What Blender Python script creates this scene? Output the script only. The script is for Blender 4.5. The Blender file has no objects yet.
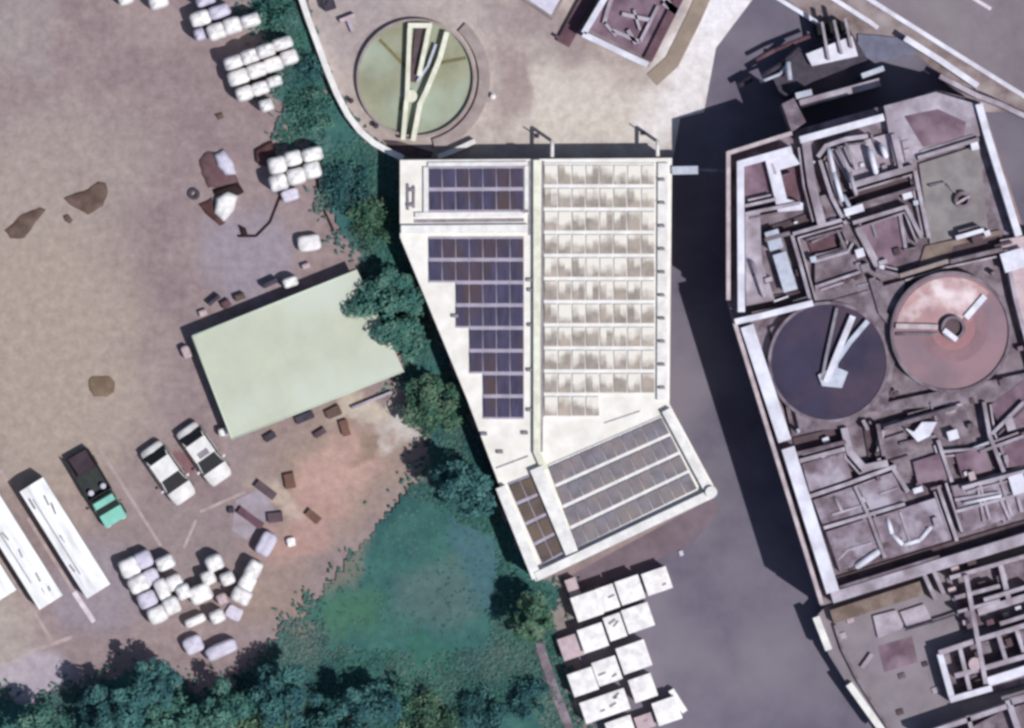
import bpy, bmesh, math, random
import numpy as np
from mathutils import Vector, noise

# ------------------------------------------------------------------ camera, light, exposure
SC = bpy.context.scene
COL = SC.collection
PX = 14.0            # photograph pixels per metre at ground level
H = 700.0            # camera height
IW, IH = 1024, 728
cam_d = bpy.data.cameras.new('camera')
cam = bpy.data.objects.new('camera', cam_d)
COL.objects.link(cam)
cam.location = (0, 0, H)
cam.rotation_euler = (0, 0, 0)
cam_d.sensor_width = 36.0
cam_d.lens = 36.0 * H / (IW / PX)
cam_d.clip_start = 10
cam_d.clip_end = 6000
SC.camera = cam

SUN_EL = 62.0
SDX, SDY = 0.82, -0.56                      # direction towards the sun, on the ground
world = bpy.data.worlds.new('World')
SC.world = world
world.use_nodes = True
wn = world.node_tree.nodes
wl = world.node_tree.links
sky = wn.new('ShaderNodeTexSky')
sky.sky_type = 'NISHITA'
sky.sun_disc = False
sky.sun_elevation = math.radians(SUN_EL)
sky.sun_rotation = math.atan2(SDX, SDY)
wl.new(sky.outputs['Color'], wn['Background'].inputs['Color'])
wn['Background'].inputs['Strength'].default_value = 0.075
sun_d = bpy.data.lights.new('sun', 'SUN')
sun_d.energy = 3.65
sun_d.angle = math.radians(0.5)
sun_d.color = (1.0, 0.975, 0.955)
sun = bpy.data.objects.new('sun', sun_d)
COL.objects.link(sun)
sv = Vector((SDX * math.cos(math.radians(SUN_EL)) / math.hypot(SDX, SDY),
             SDY * math.cos(math.radians(SUN_EL)) / math.hypot(SDX, SDY),
             math.sin(math.radians(SUN_EL))))
sun.rotation_euler = sv.to_track_quat('Z', 'Y').to_euler()
SC.view_settings.view_transform = 'Standard'
SC.view_settings.look = 'None'
SC.view_settings.exposure = 0.0
SC.view_settings.gamma = 1.0
SC.view_settings.use_curve_mapping = False
SC.render.engine = 'CYCLES'
SC.cycles.filter_width = 3.0
SC.cycles.max_bounces = 5
SC.cycles.use_denoising = True

rng = random.Random(7)
PI = math.pi


def P(px, py, z=0.0):
    """photograph pixel at height z -> world point"""
    k = (H - z) / H
    return Vector(((px - IW / 2) / PX * k, (IH / 2 - py) / PX * k, z))


def m(px):
    return px / PX


# ------------------------------------------------------------------ materials
def lin(c):
    c = c / 255.0
    return c / 12.92 if c <= 0.04045 else ((c + 0.055) / 1.055) ** 2.4


def L(r, g, b, k=1.0):
    return (lin(r) * k, lin(g) * k, lin(b) * k, 1.0)


MATS = {}


def mat(name, c1, c2=None, scale=1.2, rough=0.85, c3=None, scale3=0.25, bump=0.0, detail=5, spec=0.25, lo=0.38, hi=0.62,
        stretch=None, wcoord=False, metal=0.0):
    if name in MATS:
        return MATS[name]
    mt = bpy.data.materials.new(name)
    mt.use_nodes = True
    nt = mt.node_tree
    b = nt.nodes['Principled BSDF']
    b.inputs['Roughness'].default_value = rough
    b.inputs['Specular IOR Level'].default_value = spec
    b.inputs['Metallic'].default_value = metal
    if c2 is None:
        c2 = tuple(x * 0.82 for x in c1[:3]) + (1,)
    geo = nt.nodes.new('ShaderNodeNewGeometry' if wcoord else 'ShaderNodeTexCoord')
    src = geo.outputs['Position'] if wcoord else geo.outputs['Object']
    if stretch:
        mp = nt.nodes.new('ShaderNodeMapping')
        mp.inputs['Scale'].default_value = stretch
        nt.links.new(src, mp.inputs['Vector'])
        src = mp.outputs['Vector']
    oi = nt.nodes.new('ShaderNodeObjectInfo')
    n = nt.nodes.new('ShaderNodeTexNoise')
    n.noise_dimensions = '4D'
    n.inputs['Scale'].default_value = scale
    n.inputs['Detail'].default_value = detail
    n.inputs['Roughness'].default_value = 0.62
    mul = nt.nodes.new('ShaderNodeMath')
    mul.operation = 'MULTIPLY'
    mul.inputs[1].default_value = 40
    nt.links.new(oi.outputs['Random'], mul.inputs[0])
    nt.links.new(mul.outputs[0], n.inputs['W'])
    nt.links.new(src, n.inputs['Vector'])
    r = nt.nodes.new('ShaderNodeMapRange')
    r.inputs['From Min'].default_value = lo
    r.inputs['From Max'].default_value = hi
    nt.links.new(n.outputs['Fac'], r.inputs['Value'])
    mx = nt.nodes.new('ShaderNodeMix')
    mx.data_type = 'RGBA'
    mx.inputs[6].default_value = c1
    mx.inputs[7].default_value = c2
    nt.links.new(r.outputs[0], mx.inputs[0])
    out = mx.outputs[2]
    if c3 is not None:
        n3 = nt.nodes.new('ShaderNodeTexNoise')
        n3.inputs['Scale'].default_value = scale3
        n3.inputs['Detail'].default_value = 4
        nt.links.new(src, n3.inputs['Vector'])
        r3 = nt.nodes.new('ShaderNodeMapRange')
        r3.inputs['From Min'].default_value = 0.45
        r3.inputs['From Max'].default_value = 0.68
        nt.links.new(n3.outputs['Fac'], r3.inputs['Value'])
        m3 = nt.nodes.new('ShaderNodeMix')
        m3.data_type = 'RGBA'
        nt.links.new(out, m3.inputs[6])
        m3.inputs[7].default_value = c3
        nt.links.new(r3.outputs[0], m3.inputs[0])
        out = m3.outputs[2]
    nt.links.new(out, b.inputs['Base Color'])
    if bump:
        bp = nt.nodes.new('ShaderNodeBump')
        bp.inputs['Strength'].default_value = bump
        bp.inputs['Distance'].default_value = 0.05
        nt.links.new(n.outputs['Fac'], bp.inputs['Height'])
        nt.links.new(bp.outputs[0], b.inputs['Normal'])
    MATS[name] = mt
    return mt


def ground_mat(name, c1, c2, blobs, scale=0.35):
    """bare ground whose own soil colour changes from place to place"""
    mt = mat(name, c1, c2, scale=scale, rough=0.95, detail=9, wcoord=True, spec=0.1)
    nt = mt.node_tree
    b = nt.nodes['Principled BSDF']
    src = b.inputs['Base Color'].links[0].from_socket
    geo = nt.nodes.new('ShaderNodeNewGeometry')
    nz = nt.nodes.new('ShaderNodeTexNoise')
    nz.inputs['Scale'].default_value = 0.28
    nz.inputs['Detail'].default_value = 7
    nt.links.new(geo.outputs['Position'], nz.inputs['Vector'])
    sub = nt.nodes.new('ShaderNodeVectorMath')
    sub.operation = 'SUBTRACT'
    sub.inputs[1].default_value = (0.5, 0.5, 0.5)
    nt.links.new(nz.outputs['Color'], sub.inputs[0])
    scl = nt.nodes.new('ShaderNodeVectorMath')
    scl.operation = 'SCALE'
    scl.inputs['Scale'].default_value = 7.0
    nt.links.new(sub.outputs[0], scl.inputs[0])
    add = nt.nodes.new('ShaderNodeVectorMath')
    add.operation = 'ADD'
    nt.links.new(geo.outputs['Position'], add.inputs[0])
    nt.links.new(scl.outputs[0], add.inputs[1])
    for (px, py, rx, ry, ang, col, st) in blobs:
        w = P(px, py)
        mp = nt.nodes.new('ShaderNodeMapping')
        mp.vector_type = 'TEXTURE'
        mp.inputs['Location'].default_value = (w.x, w.y, 0)
        mp.inputs['Rotation'].default_value = (0, 0, math.radians(ang))
        mp.inputs['Scale'].default_value = (m(rx), m(ry), 1)
        nt.links.new(add.outputs[0], mp.inputs['Vector'])
        sp = nt.nodes.new('ShaderNodeVectorMath')
        sp.operation = 'MULTIPLY'
        sp.inputs[1].default_value = (1, 1, 0)
        nt.links.new(mp.outputs[0], sp.inputs[0])
        ln = nt.nodes.new('ShaderNodeVectorMath')
        ln.operation = 'LENGTH'
        nt.links.new(sp.outputs[0], ln.inputs[0])
        r = nt.nodes.new('ShaderNodeMapRange')
        r.interpolation_type = 'SMOOTHSTEP'
        r.inputs['From Min'].default_value = 1.15
        r.inputs['From Max'].default_value = 0.45
        r.inputs['To Max'].default_value = st
        nt.links.new(ln.outputs['Value'], r.inputs['Value'])
        mx = nt.nodes.new('ShaderNodeMix')
        mx.data_type = 'RGBA'
        nt.links.new(r.outputs[0], mx.inputs[0])
        nt.links.new(src, mx.inputs[6])
        mx.inputs[7].default_value = col
        src = mx.outputs[2]
    # fine grit
    n2 = nt.nodes.new('ShaderNodeTexNoise')
    n2.inputs['Scale'].default_value = 1.5
    n2.inputs['Detail'].default_value = 8
    n2.inputs['Roughness'].default_value = 0.7
    nt.links.new(geo.outputs['Position'], n2.inputs['Vector'])
    r2 = nt.nodes.new('ShaderNodeMapRange')
    r2.inputs['From Min'].default_value = 0.3
    r2.inputs['From Max'].default_value = 0.7
    r2.inputs['To Min'].default_value = 0.8
    r2.inputs['To Max'].default_value = 1.2
    nt.links.new(n2.outputs['Fac'], r2.inputs['Value'])
    vm = nt.nodes.new('ShaderNodeVectorMath')
    vm.operation = 'SCALE'
    nt.links.new(src, vm.inputs[0])
    nt.links.new(r2.outputs[0], vm.inputs['Scale'])
    nt.links.new(vm.outputs[0], b.inputs['Base Color'])
    return mt


K = 0.93
WHITE = mat('white_paint', L(240, 238, 234, .92), L(216, 212, 210, .92), scale=1.3, rough=.6, detail=7)
ROOFW = mat('white_roof_membrane', L(246, 243, 236, .9), L(228, 223, 214, .9), scale=.8, rough=.7, detail=7)
BAGW = mat('white_woven_bag', L(246, 243, 240, .98), L(216, 212, 212, .97), scale=1.7, rough=.85, bump=.5, detail=6)
BAGP = mat('pale_lavender_bag', L(215, 210, 225, K), L(196, 190, 206, K), scale=2.5, rough=.8)
BAGM = mat('faded_mauve_sheet', L(200, 180, 184, K), L(180, 160, 166, K), scale=2, rough=.85)
CONC = mat('pale_concrete', L(190, 182, 194, K), L(156, 145, 156, K), scale=.9, rough=.9, c3=L(138, 126, 134, K), scale3=.5, detail=8)
CONCW = mat('white_washed_concrete', L(234, 234, 245, K), L(214, 212, 226, K), scale=1.1, rough=.85, c3=L(198, 194, 206, K), scale3=.6)
CONCM = mat('mauve_grey_concrete', L(126, 113, 122, K), L(94, 81, 90, K), scale=1.1, rough=.9, c3=L(148, 137, 147, K), scale3=.9, detail=9, bump=.3)
CONCD = mat('dark_stain_and_shade_concrete', L(100, 84, 90, K), L(80, 64, 70, K), scale=.9, rough=.9)  # also the painted shade of the tank slab and pit floors
SIDE = mat('weathered_wall', L(150, 140, 140, K), L(120, 108, 108, K), scale=.6, rough=.9)
BROWN = mat('rusty_brown_soil', L(138, 122, 114, K), L(108, 92, 86, K), scale=.9, rough=.95, c3=L(150, 136, 130, K), scale3=.5)
MUD = mat('damp_brown_soil', L(112, 92, 84, K), L(88, 70, 62, K), scale=1.4, rough=.8, bump=.3)
SLUDGE = mat('mauve_sludge', L(122, 98, 112, K), L(98, 77, 90, K), scale=.8, rough=.7, c3=L(146, 124, 138, K), scale3=.5)
SLUDGED = mat('dark_mauve_sludge', L(112, 84, 94, K), L(88, 62, 72, K), scale=.9, rough=.7)
CRUST = mat('crusted_sludge', L(142, 127, 139, K), L(104, 89, 98, K), bump=.5, scale=1.1, rough=.9, c3=L(178, 170, 184, K), scale3=.6, detail=8)
MOSS = mat('greenish_grey_screed', L(146, 141, 141, K), L(128, 122, 124, K), scale=.8, rough=.95)
GREENR = mat('pale_green_roof_sheet', L(199, 203, 182, .9), L(190, 195, 176, .9), scale=.5, rough=.75, detail=8, c3=L(202, 208, 194, .92), scale3=.18)
GREENT = mat('pale_green_roof_trim', L(206, 220, 200, .95), L(196, 210, 190, .95), scale=.8, rough=.75)
OLIVE = mat('olive_green_water', L(156, 158, 134, K), L(138, 138, 114, K), scale=.35, rough=.45, c3=L(164, 176, 160, K), scale3=.22)
DARKW = mat('dark_purple_water', L(54, 48, 76, K), L(40, 36, 60, K), scale=.3, rough=.4, c3=L(72, 56, 76, K), scale3=.3)
PINKW = mat('pink_silt_water', L(142, 118, 126, K), L(128, 107, 117, K), scale=.3, rough=.6, c3=L(154, 122, 128, K), scale3=.3)
PINKR = mat('rose_brown_silt', L(150, 118, 124, K), L(134, 106, 114, K), scale=.6, rough=.7)
PINKB = mat('bright_pink_dry_silt', L(192, 156, 156, K), L(168, 134, 138, K), scale=.6, rough=.8, c3=L(232, 216, 218, K), scale3=.6)
CREAM = mat('cream_painted_steel', L(232, 232, 214, .95), L(210, 208, 188, .95), scale=1.5, rough=.6)
STEELB = mat('pale_blue_grey_steel', L(196, 202, 216, K), L(170, 174, 190, K), scale=1.5, rough=.5)
DARK = mat('dark_rubber', (.012, .011, .012, 1), (.02, .018, .018, 1), rough=.8)
DSTEEL = mat('dark_machinery_steel', L(72, 66, 80, K), L(54, 48, 60, K), scale=2, rough=.6)
MSTEEL = mat('grey_steel', L(150, 144, 152, K), L(122, 116, 124, K), scale=2, rough=.5)
GLASS = mat('dark_car_glass', (.012, .012, .015, 1), (.016, .016, .018, 1), rough=.35, spec=.3)
PVD = mat('dark_purple_panel', L(66, 62, 96, K), L(46, 42, 68, K), scale=1.1, rough=.5, c3=L(74, 54, 56, K), scale3=.3, spec=.25, stretch=(2.2, .5, 1), wcoord=True)
PVB = mat('brown_panel', L(84, 70, 68, K), L(58, 46, 46, K), scale=.9, rough=.5, c3=L(104, 86, 72, K), scale3=.3, wcoord=True)
PVG = mat('grey_lavender_panel', L(124, 119, 130, K), L(104, 98, 104, K), scale=1.4, rough=.55, c3=L(136, 122, 120, K), scale3=.5, wcoord=True)
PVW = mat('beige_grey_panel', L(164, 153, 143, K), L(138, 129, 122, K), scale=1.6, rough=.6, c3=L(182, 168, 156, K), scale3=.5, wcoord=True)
def painted_glare(mt):  # whitens the upper part of each panel row to paint in sun glare
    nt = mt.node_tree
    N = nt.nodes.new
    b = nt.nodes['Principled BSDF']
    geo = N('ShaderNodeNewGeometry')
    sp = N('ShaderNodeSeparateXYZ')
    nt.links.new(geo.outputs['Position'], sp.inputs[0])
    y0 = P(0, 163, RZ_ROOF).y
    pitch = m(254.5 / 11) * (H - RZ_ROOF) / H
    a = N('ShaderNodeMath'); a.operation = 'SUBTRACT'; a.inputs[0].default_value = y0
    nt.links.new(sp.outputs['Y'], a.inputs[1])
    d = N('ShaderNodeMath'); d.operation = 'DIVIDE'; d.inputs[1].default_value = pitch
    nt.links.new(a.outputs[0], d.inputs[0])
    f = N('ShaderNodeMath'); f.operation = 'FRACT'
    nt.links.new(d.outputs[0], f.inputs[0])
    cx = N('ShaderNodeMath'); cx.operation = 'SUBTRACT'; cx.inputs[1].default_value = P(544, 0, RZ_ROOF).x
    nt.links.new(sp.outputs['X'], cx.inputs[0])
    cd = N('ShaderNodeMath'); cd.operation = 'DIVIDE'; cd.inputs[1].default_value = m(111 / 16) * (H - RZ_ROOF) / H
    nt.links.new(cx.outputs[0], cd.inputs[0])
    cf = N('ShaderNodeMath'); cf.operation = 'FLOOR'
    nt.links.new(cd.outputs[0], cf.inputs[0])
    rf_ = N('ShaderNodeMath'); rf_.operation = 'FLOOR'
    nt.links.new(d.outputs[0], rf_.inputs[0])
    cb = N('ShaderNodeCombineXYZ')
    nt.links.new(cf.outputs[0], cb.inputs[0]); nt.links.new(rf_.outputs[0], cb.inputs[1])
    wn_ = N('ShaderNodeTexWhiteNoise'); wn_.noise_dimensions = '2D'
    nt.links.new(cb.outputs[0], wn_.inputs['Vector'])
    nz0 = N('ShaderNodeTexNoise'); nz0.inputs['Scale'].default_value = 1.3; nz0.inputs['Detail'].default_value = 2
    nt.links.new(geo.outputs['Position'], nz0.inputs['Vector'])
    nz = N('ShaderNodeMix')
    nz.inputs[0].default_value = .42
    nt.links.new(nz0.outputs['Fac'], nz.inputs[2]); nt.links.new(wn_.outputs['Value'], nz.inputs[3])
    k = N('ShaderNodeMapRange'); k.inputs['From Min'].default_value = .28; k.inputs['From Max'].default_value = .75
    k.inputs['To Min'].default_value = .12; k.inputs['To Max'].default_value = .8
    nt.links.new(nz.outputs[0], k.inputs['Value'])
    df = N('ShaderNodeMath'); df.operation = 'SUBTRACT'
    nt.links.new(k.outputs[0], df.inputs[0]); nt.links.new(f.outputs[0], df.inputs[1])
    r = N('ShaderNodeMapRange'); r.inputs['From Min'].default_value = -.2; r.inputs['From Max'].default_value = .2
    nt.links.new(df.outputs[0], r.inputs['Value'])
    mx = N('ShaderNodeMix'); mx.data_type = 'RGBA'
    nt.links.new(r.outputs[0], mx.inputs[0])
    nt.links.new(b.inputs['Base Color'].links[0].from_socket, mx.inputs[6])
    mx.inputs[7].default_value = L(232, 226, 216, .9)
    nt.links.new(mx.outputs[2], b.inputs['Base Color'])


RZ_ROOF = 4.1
painted_glare(PVW)
FRAMEL = mat('lavender_panel_frame', L(176, 168, 186, K), L(156, 148, 164, K), rough=.5)
FRAMEW = mat('white_panel_frame', L(238, 236, 234, .95), L(220, 218, 216, .95), rough=.5)
ASPH = mat('lavender_grey_asphalt', L(115, 109, 123, K), L(102, 96, 111, K), scale=.35, rough=.9, c3=L(127, 120, 130, K), scale3=.12, detail=9, wcoord=True, spec=.15)
HWY = mat('grey_highway_asphalt', L(136, 126, 133, K), L(121, 112, 119, K), scale=.4, rough=.9, c3=L(142, 135, 138, K), scale3=.15, detail=9, wcoord=True, spec=.15)
SHOULD = mat('stony_shoulder', L(150, 136, 136, K), L(112, 96, 96, K), scale=.8, rough=.95, c3=L(170, 160, 162, K), scale3=.35, detail=8, wcoord=True)
APRON = ground_mat('tan_concrete_apron', L(186, 174, 168, K), L(166, 153, 149, K),
                   [(600, 115, 130, 46, 0, L(206, 196, 186, K), .85), (695, 70, 46, 100, -25, L(226, 220, 220, K), .95),
                    (508, 85, 26, 60, 0, L(152, 134, 132, K), .7), (545, 30, 60, 26, -30, L(152, 137, 138, K), .8),
                    (360, 20, 60, 60, 0, L(164, 152, 152, K), .8), (720, 20, 24, 50, -35, L(232, 228, 232, K), .9)])
LINEP = mat('worn_pale_line', L(182, 166, 164, K), L(160, 142, 140, K), scale=1.5, rough=.9, wcoord=True)
LINEW = mat('white_line', L(226, 216, 226, K), L(196, 184, 192, K), scale=1.5, rough=.9, wcoord=True)
MINT = mat('mint_green_paint', L(146, 218, 198, .85), L(130, 200, 182, .85), scale=1, rough=.45)
DGREEN = mat('dark_green_paint', L(50, 58, 54, K), L(38, 42, 42, K), scale=2, rough=.5)
PURPT = mat('dark_purple_tarp', L(76, 62, 72, K), L(60, 48, 56, K), scale=1, rough=.8)
BARK = mat('bark', L(92, 74, 62, K), L(66, 52, 44, K), scale=3, rough=.95)
LEAF = mat('teal_green_leaves', L(88, 138, 126, .74), L(58, 108, 102, .74), scale=.8, rough=.7, c3=L(112, 152, 134, .74), scale3=.9, spec=.2)
LEAFD = mat('dark_teal_leaves', L(72, 122, 122, .74), L(46, 88, 96, .74), scale=.8, rough=.7, c3=L(94, 142, 136, .74), scale3=.8, spec=.2)
GRASSM = mat('teal_grass', L(70, 114, 102, .9), L(54, 92, 94, .9), scale=.4, rough=.9, c3=L(98, 120, 114, .9), scale3=.16, wcoord=True, spec=.1)
LEAFG = mat('olive_green_leaves', L(92, 132, 106, .74), L(60, 98, 82, .74), scale=.8, rough=.7, c3=L(124, 148, 122, .74), scale3=.9, spec=.2)
GRASSG = ground_mat('grassy_ground', L(66, 108, 101, .98), L(54, 92, 92, .98),
                    [(395, 505, 50, 34, 35, L(50, 86, 86, .95), .9), (345, 615, 50, 34, 20, L(72, 112, 92, .95), .9), (440, 600, 50, 50, 0, L(88, 110, 108, .95), .8),
                     (480, 560, 26, 60, 20, L(76, 108, 118, .95), .8), (420, 670, 70, 24, 0, L(58, 104, 92, .95), .8), (530, 670, 30, 50, 0, L(64, 110, 96, .95), .9),
                     (300, 130, 26, 40, 25, L(92, 120, 116, .95), .8), (360, 190, 30, 50, 20, L(74, 108, 112, .95), .8), (285, 40, 22, 40, 0, L(100, 116, 116, .95), .8),
                     (348, 545, 26, 60, -38, L(120, 116, 106, .95), .85), (400, 470, 34, 26, -30, L(128, 118, 112, .95), .85), (290, 630, 34, 26, -30, L(126, 118, 110, .95), .8)], scale=.45)
REDL = mat('red_lamp_glass', (.35, .02, .02, 1), rough=.3)
LAMPG = mat('clear_lamp_glass', (.7, .7, .72, 1), rough=.2)


# ------------------------------------------------------------------ mesh helpers
class MB:
    def __init__(s):
        s.v = []
        s.f = []
        s.sm = []

    def add(s, vs, fs, smooth=False):
        o = len(s.v)
        s.v += [Vector(x) for x in vs]
        s.f += [tuple(i + o for i in f) for f in fs]
        s.sm += [smooth] * len(fs)
        return s

    def loop(s, base, top, cap_bottom=True):
        n = len(base)
        fs = [(i, (i + 1) % n, n + (i + 1) % n, n + i) for i in range(n)]
        fs.append(tuple(range(n, 2 * n)))
        if cap_bottom:
            fs.append(tuple(range(n - 1, -1, -1)))
        return s.add(list(base) + list(top), fs)

    def prism(s, poly, z0, z1, inset=0.0):
        """poly in photograph pixels, as seen at its top"""
        pts = [P(x, y, z1) for x, y in poly]
        a = sum(pts[i].x * pts[(i + 1) % len(pts)].y - pts[(i + 1) % len(pts)].x * pts[i].y for i in range(len(pts)))
        if a < 0:
            pts = pts[::-1]
        return s.loop([Vector((p.x, p.y, z0)) for p in pts], pts)

    def bar(s, a, b, w, z0, z1, ext=0.0):
        p, q = P(a[0], a[1], z1), P(b[0], b[1], z1)
        d = (q - p).normalized()
        p = p - d * m(ext)
        q = q + d * m(ext)
        n = Vector((-d.y, d.x, 0)) * m(w) / 2
        top = [p - n, q - n, q + n, p + n]
        return s.loop([Vector((t.x, t.y, z0)) for t in top], top)

    def poly_bar(s, pts, w, z0, z1):
        """one continuous wall along a polyline (mitred)"""
        W = [P(x, y, z1) for x, y in pts]
        left, right = [], []
        n = len(W)
        for i in range(n):
            d0 = (W[i] - W[i - 1]).normalized() if i else (W[1] - W[0]).normalized()
            d1 = (W[i + 1] - W[i]).normalized() if i < n - 1 else d0
            n0 = Vector((-d0.y, d0.x, 0))
            n1 = Vector((-d1.y, d1.x, 0))
            nn = (n0 + n1).normalized()
            k = m(w) / 2 / max(0.4, nn.dot(n0))
            left.append(W[i] + nn * k)
            right.append(W[i] - nn * k)
        vs, fs = [], []
        for i in range(n):
            for t in (left[i], right[i]):
                vs += [Vector((t.x, t.y, z0)), Vector((t.x, t.y, z1))]
        for i in range(n - 1):
            a, b = i * 4, i * 4 + 4
            fs += [(a + 1, a + 3, b + 3, b + 1), (a + 0, a + 1, b + 1, b + 0), (a + 3, a + 2, b + 2, b + 3), (a + 2, a + 0, b + 0, b + 2)]
        e = (n - 1) * 4
        fs += [(0, 2, 3, 1), (e + 1, e + 3, e + 2, e)]
        return s.add(vs, fs)

    def box(s, c, size, rot=0.0, bevel=0.0, tilt=None):
        sx, sy, sz = size[0] / 2, size[1] / 2, size[2] / 2
        if bevel <= 0:
            pts = [(-sx, -sy), (sx, -sy), (sx, sy), (-sx, sy)]
            rings = [(pts, -sz), (pts, sz)]
        else:
            b = bevel

            def ring(k):
                x, y = sx - k, sy - k
                return [(-x + b, -y), (x - b, -y), (x, -y + b), (x, y - b), (x - b, y), (-x + b, y), (-x, y - b), (-x, -y + b)]
            rings = [(ring(b * .9 if b * 2.5 < min(sx, sy) else 0), -sz), (ring(0), -sz + b), (ring(0), sz - b), (ring(b * .9 if b * 2.5 < min(sx, sy) else 0), sz)]
        cr, sr = math.cos(rot), math.sin(rot)
        vs, fs = [], []
        n = len(rings[0][0])
        for pts, z in rings:
            for x, y in pts:
                zz = z + (tilt[0] * x + tilt[1] * y if tilt else 0)
                vs.append((c[0] + x * cr - y * sr, c[1] + x * sr + y * cr, c[2] + zz))
        for k in range(len(rings) - 1):
            for i in range(n):
                fs.append((k * n + i, k * n + (i + 1) % n, (k + 1) * n + (i + 1) % n, (k + 1) * n + i))
        fs.append(tuple(range(n - 1, -1, -1)))
        fs.append(tuple(range((len(rings) - 1) * n, len(rings) * n)))
        return s.add(vs, fs)

    def cyl(s, c, r, z0, z1, n=32, r2=None):
        r2 = r if r2 is None else r2
        b = [Vector((c[0] + r * math.cos(2 * PI * i / n), c[1] + r * math.sin(2 * PI * i / n), z0)) for i in range(n)]
        t = [Vector((c[0] + r2 * math.cos(2 * PI * i / n), c[1] + r2 * math.sin(2 * PI * i / n), z1)) for i in range(n)]
        return s.loop(b, t)

    def ring(s, c, ri, ro, z0, z1, a0=0.0, a1=2 * PI, n=64):
        full = abs(a1 - a0 - 2 * PI) < 1e-6
        cnt = n if full else n + 1
        vs, fs = [], []
        for i in range(cnt):
            a = a0 + (a1 - a0) * i / n
            for r, z in ((ri, z0), (ri, z1), (ro, z1), (ro, z0)):
                vs.append((c[0] + r * math.cos(a), c[1] + r * math.sin(a), z))
        for i in range(n):
            a, b = i * 4, ((i + 1) % cnt) * 4
            for k in range(4):
                fs.append((a + k, b + k, b + (k + 1) % 4, a + (k + 1) % 4))
        if not full:
            e = (cnt - 1) * 4
            fs += [(0, 1, 2, 3), (e + 3, e + 2, e + 1, e)]
        return s.add(vs, fs)

    def tube(s, p, q, r, n=10, r2=None):
        p, q = Vector(p), Vector(q)
        r2 = r if r2 is None else r2
        d = (q - p).normalized()
        u = d.cross(Vector((0, 0, 1)))
        u = u.normalized() if u.length > 1e-4 else Vector((1, 0, 0))
        w = d.cross(u)
        b = [p + (u * math.cos(2 * PI * i / n) + w * math.sin(2 * PI * i / n)) * r for i in range(n)]
        t = [q + (u * math.cos(2 * PI * i / n) + w * math.sin(2 * PI * i / n)) * r2 for i in range(n)]
        o = len(s.v)
        fs = [(i, (i + 1) % n, n + (i + 1) % n, n + i) for i in range(n)]
        fs += [tuple(range(n, 2 * n)), tuple(range(n - 1, -1, -1))]
        s.add(b + t, fs, True)
        return s

    def quad(s, pts):
        return s.add(pts, [tuple(range(len(pts)))])

    def build(s, name, material, parent=None, origin=None):
        if origin is None:
            if parent is not None:
                origin = parent['_o'] if '_o' in parent else (0, 0, 0)
                origin = Vector(origin)
            else:
                n = len(s.v)
                origin = Vector((sum(v.x for v in s.v) / n, sum(v.y for v in s.v) / n, min(v.z for v in s.v)))
        origin = Vector(origin)
        me = bpy.data.meshes.new(name)
        me.from_pydata([tuple(v - origin) for v in s.v], [], s.f)
        if len(s.f) < 1500:
            bm = bmesh.new()
            bm.from_mesh(me)
            bmesh.ops.recalc_face_normals(bm, faces=bm.faces)
            bm.to_mesh(me)
            bm.free()
        me.materials.append(material)
        if any(s.sm):
            me.polygons.foreach_set('use_smooth', s.sm)
        me.validate()
        me.update()
        o = bpy.data.objects.new(name, me)
        COL.objects.link(o)
        if parent is not None:
            o.parent = parent
            o['_o'] = tuple(origin)
        else:
            o.location = origin
            o['_o'] = tuple(origin)
        return o


def tag(o, label=None, cat=None, group=None, kind=None):
    if label:
        o['label'] = label
    if cat:
        o['category'] = cat
    if group:
        o['group'] = group
    if kind:
        o['kind'] = kind
    return o


def thing(name, label, cat, loc=(0, 0, 0), group=None, rot=0.0):
    o = bpy.data.objects.new(name, None)
    COL.objects.link(o)
    o.location = loc
    o.rotation_euler = (0, 0, rot)
    o['_o'] = tuple(loc)
    return tag(o, label, cat, group)


def local(o):
    """this thing's parts are modelled about the origin"""
    o['_o'] = (0.0, 0.0, 0.0)
    return o


def struct(name, mb, material):
    return tag(mb.build(name, material), kind='structure')


def copy_tree(o, parent=None):
    c = o.copy()
    COL.objects.link(c)
    if parent is not None:
        c.parent = parent
    for ch in list(o.children):
        copy_tree(ch, c)
    return c


def sheet(poly, z):
    pts = [P(x, y, z) for x, y in poly]
    a = sum(pts[i].x * pts[(i + 1) % len(pts)].y - pts[(i + 1) % len(pts)].x * pts[i].y for i in range(len(pts)))
    if a < 0:
        pts = pts[::-1]
    return MB().quad(pts)


def inside(x, y, poly):
    r = False
    j = len(poly) - 1
    for i in range(len(poly)):
        xi, yi = poly[i]
        xj, yj = poly[j]
        if (yi > y) != (yj > y) and x < (xj - xi) * (y - yi) / (yj - yi) + xi:
            r = not r
        j = i
    return r


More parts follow.
